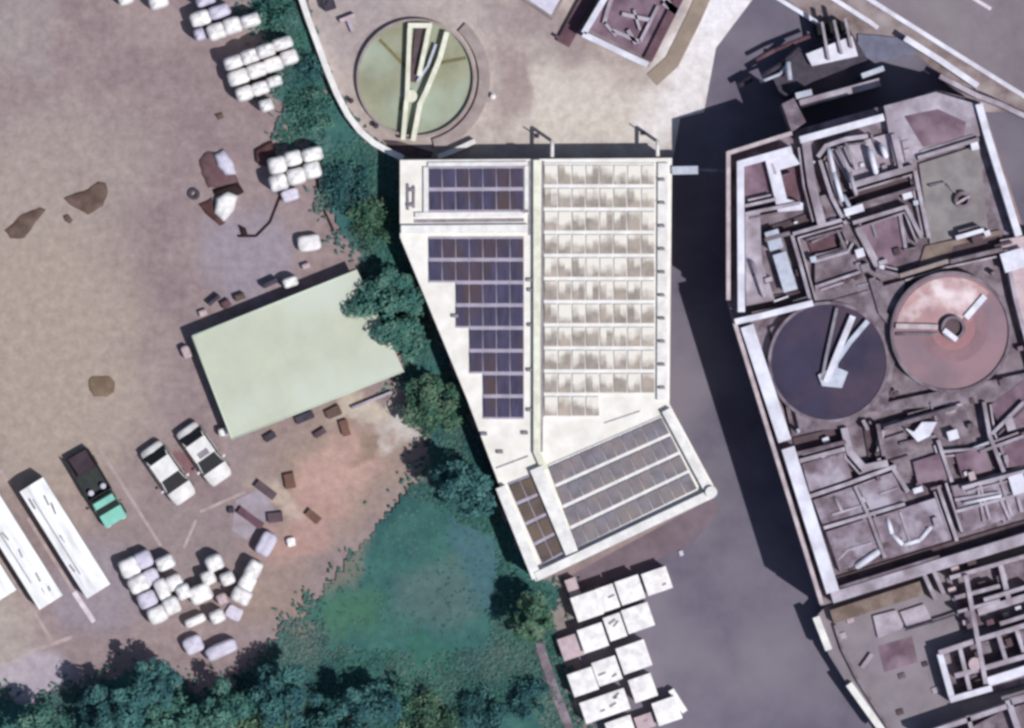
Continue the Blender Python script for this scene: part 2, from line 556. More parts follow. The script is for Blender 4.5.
# ------------------------------------------------------------------ ground, roads, grass
YARD = ground_mat('dusty_yard_ground', L(154, 138, 137, K), L(139, 122, 124, K),
                  [(40, 340, 130, 200, 10, L(167, 152, 141, K), .95), (60, 160, 110, 80, 0, L(164, 152, 144, K), .6),
                   (250, 250, 60, 60, 0, L(150, 141, 152, K), .8), (10, 30, 60, 50, 0, L(160, 150, 148, K), .6),
                   (170, 560, 110, 60, 0, L(142, 129, 129, K), .7),
                   (340, 470, 105, 80, 35, L(158, 138, 126, K), .95), (340, 470, 66, 42, 40, L(184, 152, 142, K), .95), (300, 530, 30, 60, -40, L(176, 142, 134, K), .85), (280, 500, 50, 14, -38, L(186, 168, 154, K), .85), (365, 440, 24, 14, 35, L(140, 122, 108, K), .8), (186, 458, 9, 26, 35, L(128, 94, 98, K), .85),
                   (395, 425, 34, 20, -40, L(198, 190, 184, K), .95), (370, 402, 40, 10, 20, L(190, 178, 164, K), .9), (280, 590, 45, 55, 0, L(150, 132, 124, K), .9),
                   (90, 590, 60, 60, 0, L(148, 139, 150, K), .7), (0, 640, 30, 60, 0, L(172, 162, 154, K), .8),
                   (30, 690, 60, 40, 0, L(180, 171, 182, K), .7), (560, 630, 30, 90, 15, L(140, 130, 128, K), .8)], scale=.3)
g = MB()
g.quad([(-2500, -2500, 0), (2500, -2500, 0), (2500, 2500, 0), (-2500, 2500, 0)])
struct('ground', g, YARD)

ROAD = [(672, 165), (668, 408), (717, 493), (640, 560), (600, 585), (575, 640), (600, 760), (640, 800), (1000, 800), (980, 620), (900, 180), (1010, 60), (860, 20), (765, -20), (745, 8), (714, 48), (704, 112), (680, 116)]
struct('service_road', sheet(ROAD, .004), ASPH)
APR = [(300, -40), (318, 45), (352, 120), (402, 160), (672, 165), (680, 118), (704, 112), (716, 48), (752, 0), (765, -40)]
struct('concrete_apron', sheet(APR, .008), APRON)
struct('highway', sheet([(850, -15), (900, -60), (1300, -60), (1300, 280), (1024, 98)], .012), HWY)
struct('road_shoulder', sheet([(760, -20), (850, -15), (1024, 98), (1160, 190), (1160, 260), (1010, 160), (960, 90), (905, 45), (845, 42)], .008), SHOULD)
mb = MB()
mb.bar((973, -2), (991, 9), 3.5, .012, .017)
struct('lane_marking', mb, LINEW)
for (a, b, w, mt) in (((-8, 545), (52, 641), 3.2, LINEP), ((28, 518), (74, 592), 3.4, LINEP), ((74, 592), (94, 622), 5, LINEW),
                      ((94, 440), (161, 546), 3.2, LINEP), ((2, 662), (72, 637), 4, LINEP), ((0, 470), (8, 482), 3, LINEP),
                      ((196, 520), (184, 548), 3, LINEP), ((200, 512), (245, 492), 3, LINEP)):
    struct('parking_line', MB().bar(a, b, w, .001, .006), mt)

GRASS = [(600, 800), (578, 728), (552, 655), (548, 620), (566, 585), (536, 575), (502, 505), (472, 430), (440, 345), (402, 240), (398, 162),
         (370, 146), (346, 118), (332, 92), (314, 48), (296, 0), (280, -40), (240, -40), (252, 10), (262, 40), (290, 70), (272, 92), (288, 128),
         (318, 160), (326, 200), (340, 236), (362, 258), (366, 300), (386, 335), (405, 345), (404, 384), (424, 408), (432, 448), (408, 486),
         (374, 524), (342, 566), (312, 604), (272, 644), (240, 690), (196, 690), (150, 672), (124, 668), (84, 690), (40, 700), (-20, 695), (-60, 700), (-60, 800)]


def edge_noise(x, y, k=16):
    return noise.noise(Vector((x * .03, y * .03, 3.1))) * k, noise.noise(Vector((x * .03, y * .03, 9.7))) * k


# grass bank: a gently humped sheet of turf
mb = MB()
step = 4
idx = {}
for iy in range(-10, 200):
    for ix in range(-15, 152):
        x, y = ix * step, iy * step
        ex, ey = edge_noise(x, y, 14)
        fx, fy = edge_noise(x * 5, y * 5, 7)
        if inside(x + ex * .5 + fx, y + ey * .5 + fy, GRASS):
            w = P(x + fy * .2, y - fx * .2)
            idx[(ix, iy)] = len(mb.v)
            mb.v.append(Vector((w.x, w.y, .03 + max(0, noise.noise(Vector((w.x * .25, w.y * .25, 0))) + .4) * .28)))
for (ix, iy), i in idx.items():
    q = [idx.get((ix, iy)), idx.get((ix, iy + 1)), idx.get((ix + 1, iy + 1)), idx.get((ix + 1, iy))]
    q = [k for k in q if k is not None]
    if len(q) >= 3:
        mb.f.append(tuple(q))
        mb.sm.append(True)
struct('grass_bank', mb, GRASSG)

# grass blades: clumps of small upright and leaning blades over the bank
mb = MB()
cnt = 0
gr = random.Random(11)
while cnt < 22000:
    x, y = gr.uniform(-20, 600), gr.uniform(-10, 745)
    ex, ey = edge_noise(x, y, 20)
    if not inside(x + ex + gr.gauss(0, 9), y + ey + gr.gauss(0, 9), GRASS):
        continue
    if inside(x, y, [(302, -20), (308, 0), (322, 45), (340, 90), (352, 112), (378, 140), (404, 158), (700, 158), (700, -20)]):
        continue
    if inside(x, y, [(398, 235), (536, 580), (720, 495), (670, 400), (670, 150), (398, 150)]):
        continue
    dens = noise.noise(Vector((x * .02, y * .02, 5))) + .6
    smooth_field = inside(x, y, [(380, 480), (500, 540), (490, 650), (330, 650), (320, 590)])
    if gr.random() > dens or (smooth_field and gr.random() < .9):
        continue
    w = P(x, y)
    h = gr.uniform(.06, .24) * (0.5 if smooth_field else 1)
    z0 = .03 + max(0, noise.noise(Vector((w.x * .25, w.y * .25, 0))) + .4) * .28
    a = gr.uniform(0, 2 * PI)
    wd = gr.uniform(.06, .16)
    ln = gr.uniform(.1, .4)
    d = Vector((math.cos(a), math.sin(a), 0))
    n = Vector((-d.y, d.x, 0)) * wd
    b = Vector((w.x, w.y, z0 - .03))
    t = b + d * ln + Vector((0, 0, h))
    mb.add([b - n, b + n, t + n * .5, t - n * .5], [(0, 1, 2, 3)])
    cnt += 1
tag(mb.build('grass', GRASSM), 'teal green rough grass growing on the bank between yard and white roofed building', 'grass', kind='stuff')


# ------------------------------------------------------------------ trees and shrubs
def crown(c, r, h, seed, n, leaf, flat=.75):
    """leaves in clumps through an uneven volume; c is the crown's base centre"""
    rr = random.Random(seed)
    mb = MB()
    clumps = []
    for i in range(26):
        a = rr.uniform(0, 2 * PI)
        d = r * math.sqrt(rr.random()) * .82
        zz = h * (.25 + .62 * rr.random() * (1 - .55 * (d / r) ** 2))
        clumps.append((Vector((math.cos(a) * d, math.sin(a) * d, zz)), r * rr.uniform(.2, .4)))
    vs, fs = [], []
    for k in range(n):
        cc, cr = clumps[rr.randrange(len(clumps))]
        v = Vector((rr.gauss(0, 1), rr.gauss(0, 1), rr.gauss(0, 1))).normalized()
        rad = cr * (rr.random() ** .45)
        p = cc + Vector((v.x * rad, v.y * rad, v.z * rad * flat))
        nrm = (v + Vector((rr.uniform(-.8, .8), rr.uniform(-.8, .8), rr.uniform(0, .9)))).normalized()
        u = nrm.orthogonal().normalized()
        a = rr.uniform(0, PI)
        w = nrm.cross(u)
        u2 = u * math.cos(a) + w * math.sin(a)
        w2 = nrm.cross(u2)
        s = leaf * rr.uniform(.5, 1.7)
        o = len(vs)
        vs += [c + p - u2 * s, c + p - w2 * s * .5, c + p + u2 * s, c + p + w2 * s * .5]
        fs.append((o, o + 1, o + 2, o + 3))
    mb.add(vs, fs)
    return mb


def tree(px, py, r, h, label, seed, leafm=LEAF, name='broadleaf_tree', group='trees and bushes on the grass bank', n=4200):
    zc = h * .62
    base = P(px, py, zc)
    base.z = 0.0
    t = thing(name, label, 'tree' if 'tree' in name else 'bush', base, group)
    rm = m(r)
    rr = random.Random(seed)
    k = MB()
    if 'tree' in name:
        k.tube(base, base + Vector((.1, .05, h * .45)), .16, 10, .1)
        for i in range(5):
            a = i * 1.26 + rr.uniform(-.3, .3)
            k.tube(base + Vector((.08, .04, h * (.3 + .03 * i))), base + Vector((math.cos(a) * rm * .6, math.sin(a) * rm * .6, h * .66)), .07, 6, .02)
        k.build('trunk', BARK, t)
        crown(base + Vector((0, 0, h * .22)), rm, h * .78, seed, n, .15).build('crown', leafm, t)
    else:
        for i in range(6):
            a = i * 1.05
            k.tube(base + Vector((math.cos(a) * .05, math.sin(a) * .05, 0)), base + Vector((math.cos(a) * rm * .5, math.sin(a) * rm * .5, h * .6)), .035, 6, .012)
        k.build('stem', BARK, t)
        crown(base + Vector((0, 0, .05)), rm, h * .9, seed, n, .1).build('foliage', leafm, t)
    return t


tree(386, 306, 40, 4.2, 'teal green tree whose crown hides the upper right corner of the green roof', 1, n=6500)
tree(408, 338, 22, 3.0, 'small rounded tree between the green roof corner and the white building', 2, n=2600)
tree(432, 402, 32, 3.8, 'tree just below the right tip of the green roof beside the white building', 3, LEAFG, n=4200)
tree(464, 490, 32, 8.0, 'dark tree casting a navy shadow left of the white building lower wing', 4, LEAFD, n=4800)
tree(532, 618, 24, 6.4, 'slim tree below the bottom left corner of the white building', 5, LEAFG, n=3200)
tree(112, 716, 34, 7.6, 'tall dark tree standing below the cross line of the parking bays', 6, LEAFD, n=4500)
tree(156, 684, 28, 6.6, 'dark tree right below the rows of white bulk bags', 7, LEAFD, n=3600)
tree(172, 730, 34, 4.5, 'teal crown at the bottom edge left of the shaded bag heap', 8, LEAF, n=4200)
tree(226, 712, 32, 6.2, 'tree in front of the two bluish bags at the yard edge', 9, LEAF, n=4200)
tree(286, 696, 36, 6.6, 'broad dark tree at the lower end of the bare brown soil', 10, LEAFD, n=5600)
tree(258, 738, 34, 4.0, 'low teal tree cut by the bottom edge beneath the broad dark tree', 11, LEAFG, n=3600)
tree(366, 712, 34, 6.4, 'dark bluish tree standing in the middle of the lower grass', 12, LEAFD, n=4600)
tree(330, 738, 30, 3.4, 'small dark bluish tree at the bottom edge below the middle tree', 13, LEAFD, n=3000)
tree(40, 744, 42, 7.0, 'tree at the bottom left corner of the view', 14, LEAF, n=4600)
tree(400, 690, 20, 2.2, 'small bush with a dark shadow on the smooth grass', 15, LEAF, 'round_bush', n=1500)
tree(430, 720, 34, 3.0, 'wide bush at the bottom edge near the grass middle', 16, LEAFG, 'round_bush', n=3200)
tree(488, 716, 30, 2.6, 'bush at the bottom edge left of the white boxes', 17, LEAFD, 'round_bush', n=2800)
tree(532, 700, 22, 2.4, 'dark bush beside the pale kerb of the white box store', 18, LEAFD, 'round_bush', n=1900)
tree(346, 186, 30, 1.8, 'bushy growth between the six bags and the curved white wall', 19, LEAFD, 'round_bush', n=2600)
tree(372, 222, 28, 2.2, 'bush against the upper left edge of the white building', 20, LEAFG, 'round_bush', n=2600)
tree(310, 112, 26, 1.4, 'low bush on the slope right of the single small bag', 21, LEAF, 'round_bush', n=1900)
tree(276, 12, 22, 1.8, 'bush at the top edge beside the upper bag rows', 22, LEAF, 'round_bush', n=1600)
tree(312, 66, 16, 1.6, 'small dark bush close to the curved white wall', 23, LEAFD, 'round_bush', n=1100)


# ------------------------------------------------------------------ white roofed building
def solar_grid(name, label, quad, z, rows, cols, pm, fm, gap=.14, gu=.05, group=None, first=None, lift=.16):
    """quad: pixel corners TL TR BR BL. Panels are separate parts on one frame. first[r]=first column kept"""
    tl, tr, br, bl = [Vector(q) for q in quad]
    c = P(*((tl + tr + br + bl) / 4), z)
    t = thing(name, label, 'solar array', c, group)

    def at(u, v):
        a = tl.lerp(tr, u)
        b = bl.lerp(br, u)
        p = a.lerp(b, v)
        return P(p.x, p.y, z)
    fr = MB()
    for r in range(rows):
        f = (first[r] if first else (0, cols))
        for cc in range(*f):
            u0, u1 = (cc + gu) / cols, (cc + 1 - gu) / cols
            v0, v1 = (r + gap * .8) / rows, (r + 1 - gap * .6) / rows
            q = [at(u0, v1), at(u1, v1), at(u1, v0), at(u0, v0)]
            base = [p + Vector((0, 0, lift)) for p in q]
            tp = [p + Vector((0, 0, lift + .05 + (.09 if i > 1 else .0))) for i, p in enumerate(q)]
            MB().loop(base, tp).build('panel', pm, t)
            u0, u1, v0, v1 = cc / cols, (cc + 1) / cols, r / rows, (r + 1) / rows
            fr.loop([at(u0, v1) + Vector((0, 0, .02)), at(u1, v1) + Vector((0, 0, .02)), at(u1, v0) + Vector((0, 0, .02)), at(u0, v0) + Vector((0, 0, .02))],
                    [at(u, v) + Vector((0, 0, lift - .02)) for u, v in ((u0, v1), (u1, v1), (u1, v0), (u0, v0))])
    fr.build('frame', fm, t)
    return t


RZ = 3.9
WB = [(401, 161), (671, 159), (668, 404), (716, 493), (536, 580), (468, 398), (401, 236)]
c = P(560, 370)
wb = thing('white_roofed_building', 'long white roofed building carrying panel arrays, in the centre of the picture', 'building', c)
MB().prism(WB, 0, RZ - .12).build('wall', SIDE, wb)
MB().prism([(400, 160), (672, 158), (669.5, 404), (717.5, 493), (535.5, 581.5), (467, 399), (400, 237)], RZ - .118, RZ).build('roof', ROOFW, wb)
mb = MB()
mb.bar((428, 164.5), (527, 163.5), 4, RZ, RZ + .25)
mb.bar((526.5, 166), (526.5, 214), 4, RZ, RZ + .25)
mb.bar((415, 215), (524, 214), 5, RZ, RZ + .25)
mb.bar((426, 167), (426, 212), 5, RZ, RZ + .25)
mb.build('panel_kerb', WHITE, wb)
MB().bar((401, 229.5), (528, 228.5), 8, RZ, RZ + .45).build('ridge_beam', WHITE, wb)
MB().poly_bar([(537, 160), (537, 452), (545, 470)], 7, RZ, RZ + .5).build('spine_duct', CREAM, wb)
mb = MB()
mb.bar((529.5, 161), (529.5, 235), 2.5, RZ, RZ + .06)
mb.bar((543, 161), (541.5, 452), 2.5, RZ, RZ + .06)
mb.bar((414, 221), (524, 220), 3.5, RZ, RZ + .05)
mb.bar((496, 468), (528, 456), 1.6, RZ, RZ + .04)
mb.bar((604, 423), (640, 411), 1.2, RZ, RZ + .04)
mb.build('gutter', MSTEEL, wb)
mb = MB()
mb.bar((500.5, 487), (537, 578), 10, RZ, RZ + .7)
mb.build('parapet', WHITE, wb)
MB().bar((536, 468), (572, 553), 13, RZ, RZ + .7).build('parapet', WHITE, wb)
MB().bar((536, 577), (712, 493.5), 9, RZ, RZ + .8).build('parapet', WHITE, wb)
MB().bar((666, 410), (708, 489), 9, RZ, RZ + .7).build('parapet', WHITE, wb)
MB().bar((663, 163), (662, 400), 10, RZ, RZ + .3).build('parapet', WHITE, wb)
for i in range(10):
    y = 180 + 23.1 * i
    p = P(662, y, RZ)
    MB().box((p.x, p.y, RZ + .45), (.4, .18, .3)).build('roof_vent', MSTEEL, wb)
for (x, y) in ((525, 211), (530, 280), (531, 325), (530, 370), (530, 410), (531, 290), (484, 434), (525, 433), (412, 190), (410, 205), (455, 316), (500, 452)):
    p = P(x, y, RZ)
    MB().box((p.x, p.y, RZ + .15), (.45, .22, .28)).build('roof_vent', MSTEEL, wb)
p = P(711, 492, RZ)
MB().cyl((p.x, p.y), .42, RZ, RZ + 1.1, 20).build('corner_pier', WHITE, wb)
mb = MB()
for (x, y0, y1) in ((408, 184, 210), (414, 186, 208)):
    mb.bar((x, y0), (x, y1), 2, RZ, RZ + .22)
mb.build('roof_rail', MSTEEL, wb)

GA = 'panel arrays on the white roof'
solar_grid('solar_array', 'small dark panel array of two rows at the top left of the white roof', ((429, 167), (524, 166.5), (524, 211.5), (429, 212)), RZ, 2, 7, PVD, FRAMEL, group=GA)
fr = [(0, 7), (0, 7), (2, 7), (2, 7), (3, 7), (3, 7), (4, 7), (4, 7)]
solar_grid('solar_array', 'dark purple panel array stepping down along the slanted left roof edge', ((429, 237), (524, 237), (524, 419), (429, 419)), RZ, 8, 7, PVD, FRAMEL, group=GA, first=fr)
fr = [(0, 8)] * 10 + [(0, 4)]
solar_grid('solar_array', 'large pale grey panel array whitened by painted glare on the right half of the roof', ((544, 163), (655, 163), (655, 417.5), (544, 417.5)), RZ, 11, 8, PVW, FRAMEW, group=GA, gap=.13, gu=.05, first=fr)
solar_grid('solar_array', 'tilted grey lavender panel array of four rows on the lower right wing', ((548, 465), (661, 416), (698, 490), (578, 549)), RZ, 4, 11, PVG, FRAMEW, group=GA, gu=.03)
solar_grid('solar_array', 'narrow brown panel array two panels wide at the lower left wing', ((508, 483.5), (531, 474.5), (564, 553), (543, 565)), RZ, 4, 2, PVB, FRAMEL, group=GA)

# pipes standing in the shaded gap behind the building
for (x, y, lb) in ((552, 150, 'white pipe crossing the dark gap above the middle of the white roof'), (657, 151, 'white pipe crossing the dark gap near the right end of the white roof')):
    t = MB()
    a, b = P(x, 141, .3), P(x, 158, 3.4)
    t.tube((a.x, a.y, 0), (a.x, a.y, 3.3), .12, 12)
    t.tube((a.x, a.y, 3.3), (a.x, a.y - 1.25, 3.3), .14, 12)
    tag(t.build('vent_pipe', WHITE), lb, 'pipe', 'white pipes behind the white building')
for (x, y, lb) in ((537, 136, 'thin dark pole on the apron above the roof spine'), (643, 133, 'thin dark pole on the apron above the right panel array')):
    t = MB()
    a = P(x, y)
    t.tube((a.x, a.y, 0), (a.x, a.y, 2.2), .05, 8)
    t.box((a.x, a.y, .06), (.3, .3, .12))
    tag(t.build('slim_pole', DSTEEL), lb, 'pole', 'poles on the apron')
a = P(676, 170, 3.2)
b = P(699, 170, 3.2)
t = thing('covered_footbridge', 'short white footbridge jutting from the white building over the shaded road', 'footbridge', (a.x, a.y, 0))
MB().bar((672, 170.5), (698, 170), 8, 3.6, 4.25).build('deck', STEELB, t)
mb = MB()
for x in (680, 695):
    q = P(x, 170)
    mb.tube((q.x, q.y, 0), (q.x, q.y, 3.6), .09, 8)
mb.build('post', MSTEEL, t)
mb = MB()
p, q = P(698, 170, 4), P(730, 171, 4.4)
mb.tube(p, (q.x, q.y, 4.2), .1, 10)
tag(mb.build('water_pipe', MSTEEL), 'thin grey pipe spanning from the footbridge to the tall concrete works', 'pipe')

# ------------------------------------------------------------------ green roofed shed
c = P(296, 353)
sh = thing('green_roofed_shed', 'low shed with a wide pale green roof among trees left of centre', 'shed', c)
SP = [(192, 336), (357, 270), (404, 371), (232, 439)]
EV = 2.05
MB().prism([(196, 337.5), (355, 274), (400, 369.5), (234, 435)], 0, EV - .1).build('wall', SIDE, sh)
cor = [P(x, y, EV) for x, y in SP]
mid_a, mid_b = (cor[0] + cor[3]) / 2 + Vector((0, 0, .03)), (cor[1] + cor[2]) / 2 + Vector((0, 0, .03))
lo = [p - Vector((0, 0, .1)) for p in cor]
mb = MB()
mb.add([cor[0], cor[1], cor[2], cor[3], mid_a, mid_b] + lo, [(3, 2, 5, 4), (1, 0, 4, 5), (0, 3, 4), (2, 1, 5), (6, 7, 1, 0), (7, 8, 2, 1), (8, 9, 3, 2), (9, 6, 0, 3), (9, 8, 7, 6)])
rf = mb.build('roof', GREENR, sh)
u = (mid_b - mid_a)
mb = MB()
for i in range(4):
    a, b = cor[i], cor[(i + 1) % 4]
    if i in (0, 3, 2):
        mb.tube(a + Vector((0, 0, -.01)), b + Vector((0, 0, -.01)), .06, 6)
mb.build('roof_trim', GREENT, rf)
q = cor[3].lerp(cor[2], .35)
d = (cor[2] - cor[3]).normalized()
n = Vector((d.y, -d.x, 0))
MB().box((q.x - n.x * .18, q.y - n.y * .18, .62), (2.0, .12, 1.24), math.atan2(d.y, d.x)).build('door', DSTEEL, sh)

# ------------------------------------------------------------------ curved white boundary wall
mb = MB()
pts = [(298, -12), (308, 18), (318, 45), (327, 70), (337, 94), (348, 115), (360, 131), (374, 143), (390, 152), (403, 158)]
mb.poly_bar(pts, 6, 0, 1.3)
tag(mb.build('curved_boundary_wall', WHITE), 'white curved wall sweeping round the olive tank to the white building', 'wall')


# ------------------------------------------------------------------ olive clarifier (top)
def clarifier_base(t, cx, cy, r, zb, zt, water, wall_m, wz, wall_w=5, n=72):
    c = P(cx, cy, zt)
    MB().ring((c.x, c.y), m(r), m(r + wall_w), zb, zt, n=n).build('tank_wall', wall_m, t)
    MB().cyl((c.x, c.y), m(r) + .02, zb, wz, n).build('water', water, t)
    return c


GREYC = mat('grey_tan_concrete', L(168, 155, 152, K), L(148, 134, 132, K), scale=.9, rough=.9)
c = P(416, 78)
ot = thing('round_settling_tank', 'round olive green settling tank with a cream bridge, top of the picture', 'tank', c)
cc = clarifier_base(ot, 416, 78, 57, 0, .6, OLIVE, GREYC, .12, 2.5)
MB().ring((cc.x, cc.y), m(63), m(74), 0, .35, math.radians(-75), math.radians(48)).build('outer_walkway', GREYC, ot)
mb = MB()
mb.bar((410, 24), (407, 100), 4.5, .62, .95)
mb.bar((406.5, 100), (403, 140), 4.5, .62, .95)
mb.bar((430, 24), (419, 76), 4.5, .62, .95)
mb.bar((408, 25.5), (432, 25.5), 5, .96, 1.02)
mb.build('bridge_beam', CREAM, ot)
MB().poly_bar([(447, 32), (440, 58), (426, 92), (420, 104), (413, 141)], 5, .62, .98).build('bridge_beam', CREAM, ot)
MB().poly_bar([(436, 44), (428, 66), (417, 82)], 2.5, .5, .7).build('bridge_rail', STEELB, ot)
mb = MB()
mb.bar((419, 28), (413, 82), 7, .25, .4)
mb.build('trough', CONCD, ot)
for (a, b) in (((409, 70), (380, 40)), ((425, 66), (466, 58)), ((404, 98), (400, 110))):
    MB().bar(a, b, 3, .14, .2).build('scraper_arm', mat('wet_olive_steel', L(128, 120, 84, K), L(108, 98, 66, K)), ot)
q = P(411, 96, .9)
MB().cyl((q.x, q.y), .45, .15, .9, 20).build('hub', CREAM, ot)
mb = MB()
mb.prism([(383, 140), (398, 141), (433, 152), (431, 158), (408, 157), (392, 150)], .0, .12)  # flat dark slab painted in as the shadow under the launder
tag(mb.build('painted_shadow_slab', CONCD), 'dark brown slab painted as the shadow at the foot of the olive tank', 'shadow_slab')
mb = MB()
mb.poly_bar([(438, 157), (458, 149), (475, 141)], 5, 0, .9)
tag(mb.build('low_white_wall', WHITE), 'short slanting white wall between the olive tank and the dark gap', 'wall')
mb = MB()
mb.poly_bar([(340, 21), (355, 15)], 4, 0, .7)
tag(mb.build('low_white_wall', BAGM), 'short pale wall left of the olive tank at the top', 'wall')
mb = MB()
mb.poly_bar([(347, 17), (353, 32)], 3.5, 0, .5)
tag(mb.build('concrete_kerb_block', CONC), 'short pale kerb block above left of the olive tank', 'kerb block')
q = P(329, 4, 1)
mb = MB().box((q.x, q.y, .6), (.85, .85, 1.2), .3, .05)
mb.cyl((q.x, q.y), .2, 1.2, 1.4, 12)
tag(mb.build('control_box', DSTEEL), 'dark control box at the top edge inside the curved wall', 'control box')
for (x, y, lb) in ((351, 101, 'dark bollard between the curved wall and the olive tank'), (376, 126, 'dark bollard by the lower left rim of the olive tank'), (493, 97, 'pale bollard right of the olive tank')):
    q = P(x, y)
    mb = MB().cyl((q.x, q.y), .17, 0, .7, 14)
    mb.cyl((q.x, q.y), .2, .7, .78, 14, .1)
    tag(mb.build('bollard', DSTEEL if 'dark' in lb else BAGW), lb, 'bollard', 'bollards round the olive tank')

# ------------------------------------------------------------------ buildings at the top edge
c = P(640, 10)
t = thing('tank_house', 'square building at the top edge with a mauve open roof and white edges', 'building', c)
Q = [(583, 34), (649, 66), (692, -22), (622, -60)]
MB().prism(Q, 0, 1.8).build('wall', SIDE, t)
mb = MB()
mb.bar((583, 34), (648, 65), 6, 1.8, 2.7)
mb.bar((584, 33), (612, -14), 6, 1.8, 2.7)
mb.build('parapet', CONCW, t)
MB().bar((648, 60), (686, -16), 9, 1.8, 2.3).build('parapet', SLUDGED, t)
MB().prism([(590, 30), (646, 57), (680, -12), (620, -40)], 1.8, 1.86).build('roof', SLUDGE, t)
mb = MB()
for (a, b, w) in (((604, 24), (612, -4), 4), ((612, 30), (640, 42), 4), ((640, 42), (658, 6), 3), ((622, 14), (650, 20), 4), ((628, 30), (636, 44), 4), ((604, 22), (616, 36), 3), ((634, 10), (640, 30), 2.5), ((664, 2), (680, 14), 7), ((662, -6), (672, 8), 6)):
    mb.bar(a, b, w, 1.86, 2.3)
mb.build('roof_beam', CONC, t)
t = thing('corner_hut', 'white edged hut roof cut by the top edge left of the tank house', 'building', P(545, 4))
MB().prism([(514, -6), (552, 19), (572, -18), (530, -30)], 0, 1.6).build('wall', SIDE, t)
mb = MB()
mb.prism([(520, -6), (551, 15), (567, -14), (534, -26)], 1.602, 1.75)
mb.build('roof', BAGP, t)
mb = MB()
mb.bar((563, 44), (590, -6), 14, 0, .5)
mb.bar((566, 42), (556, 36), 3, .5, .8)
tag(mb.build('covered_channel', SLUDGED), 'dark mauve covered channel between the two top edge buildings', 'channel')
mb = MB()
mb.poly_bar([(652, 80), (672, 62), (694, 18), (708, -14)], 15, 0, .12)
struct('side_path', mb, mat('dull_tan_paving', L(158, 144, 130, K), L(140, 126, 116, K), scale=.6, wcoord=True))

# ------------------------------------------------------------------ tall concrete works, right
T = 8.3            # top of the outer ledge
F = 6.9            # basin floor level
NB = [(727, 152), (793, 131), (882, 106), (936, 90), (980, 101), (1023, 240), (1105, 262), (1105, 520), (821, 606), (734, 322), (728, 300)]
c = P(880, 350)
wk = thing('concrete_treatment_works', 'tall concrete treatment works packed with open basins, filling the right side', 'building', c)
MB().prism(NB, 0, F).build('wall', CONCM, wk)
mb = MB()
mb.poly_bar([(728.5, 300), (728.5, 153), (792, 133)], 4, F, T + .2)
mb.build('outer_ledge', mat('pinkish_concrete', L(206, 192, 196, K), L(176, 160, 164, K), rough=.9), wk)
MB().poly_bar([(735, 323), (822, 604)], 4, F, T + .2).build('outer_ledge', MATS['pinkish_concrete'], wk)
mb = MB()
mb.poly_bar([(741.5, 312), (740.5, 164), (792, 149.5)], 7, F, T + .5)
mb.build('parapet', CONCW, wk)
MB().poly_bar([(800, 140), (884, 117)], 7, F, T + .3).build('parapet', CONCW, wk)
MB().poly_bar([(747, 326), (785, 441)], 13, F, T + .5).build('parapet', CONCW, wk)
MB().poly_bar([(788, 448), (833, 592)], 13, F, T + .5).build('parapet', CONCW, wk)
MB().poly_bar([(735, 322), (765, 315), (813, 303)], 6, F, T + .45).build('parapet', CONCW, wk)
MB().poly_bar([(832, 598), (925, 569), (1060, 528)], 11, F, T + .3).build('parapet', CONC, wk)
MB().poly_bar([(979, 104), (986, 130), (1019, 236)], 7, F, T + .3).build('parapet', CONCW, wk)
MB().poly_bar([(1006, 250), (1016, 300), (1040, 390)], 4, F, T).build('parapet', CONC, wk)


FZ = [0]


def floor(poly, z, mt, name='basin_floor'):
    FZ[0] += 1
    z += .004 * FZ[0]
    return MB().prism(poly, F, z).build(name, mt, wk)


LN = [0]


def walls(lines, mt, z=None, name='dividing_wall'):
    z = z or T
    for i, ln in enumerate(lines):
        w = ln[-1]
        MB().poly_bar(list(ln[:-1]), w * .85, F, z + .003 * (i % 5)).build(name, mt, wk)
        LN[0] += 1
        off = w / 2 + 3.2
        p = [Vector(q) for q in ln[:-1]]
        d = (p[-1] - p[0]).normalized()
        n = Vector((-d.y, d.x)) * (off if LN[0] % 2 else -off)
        p2 = [q + n for q in p]
        p2[0] += d * 4
        p2[-1] -= d * 4
        MB().poly_bar([tuple(q) for q in p2], 1.8, F, z - .3 - .004 * (LN[0] % 40)).build('launder', CONC if LN[0] % 3 else CONCM, wk)


# north block
floor([(744, 165), (764, 160), (774, 199), (745, 204)], F + .35, SLUDGE)
floor([(780, 171), (801, 165), (809, 197), (787, 199)], F + .1, SLUDGED)
floor([(765, 159), (792, 152), (800, 164), (780, 170), (787, 199), (803, 203), (803, 210), (778, 212)], T - .25, CONCW, 'walkway')
walls([((806, 142), (812, 185), (822, 224), 10), ((745, 206), (776, 199), 3.5), ((745, 214), (800, 203), 4)], CONC)
floor([(745, 216), (760, 213), (762, 262), (775, 300), (746, 306)], T - .5, CONC, 'walkway')
walls([((792, 235), (800, 262), (812, 306), 4), ((793, 234), (845, 219), 4)], CONC)
walls([((806, 240), (838, 231), (846, 250), (812, 260), 3)], CONCM, T - .3)
floor([(808, 242), (834, 235), (838, 246), (812, 254)], F + .25, SLUDGED)
floor([(815, 258), (850, 250), (872, 288), (815, 304)], T - .75, CONCM, 'deck')
walls([((815, 287), (860, 272), 3), ((814, 262), (848, 252), (853, 243), 3)], CONC, T - .25)
walls([((818, 157), (826, 146), (846, 139), (868, 136), 5), ((820, 160), (832, 198), (846, 224), 4)], CONC, T)
floor([(830, 150), (900, 130), (914, 168), (850, 186)], T - 1.0, CONC, 'deck')
floor([(856, 146), (890, 138), (896, 168), (872, 176)], F + .05 + .3, CONCM)
walls([((850, 186), (914, 167), 7), ((893, 134), (901, 168), 5)], CONC, T + .1)
floor([(820, 196), (838, 192), (850, 205), (842, 224), (826, 226)], T - .7, CONCM, 'deck')
walls([((853, 223), (906, 207), (922, 238), 4.5)], CONC, T)
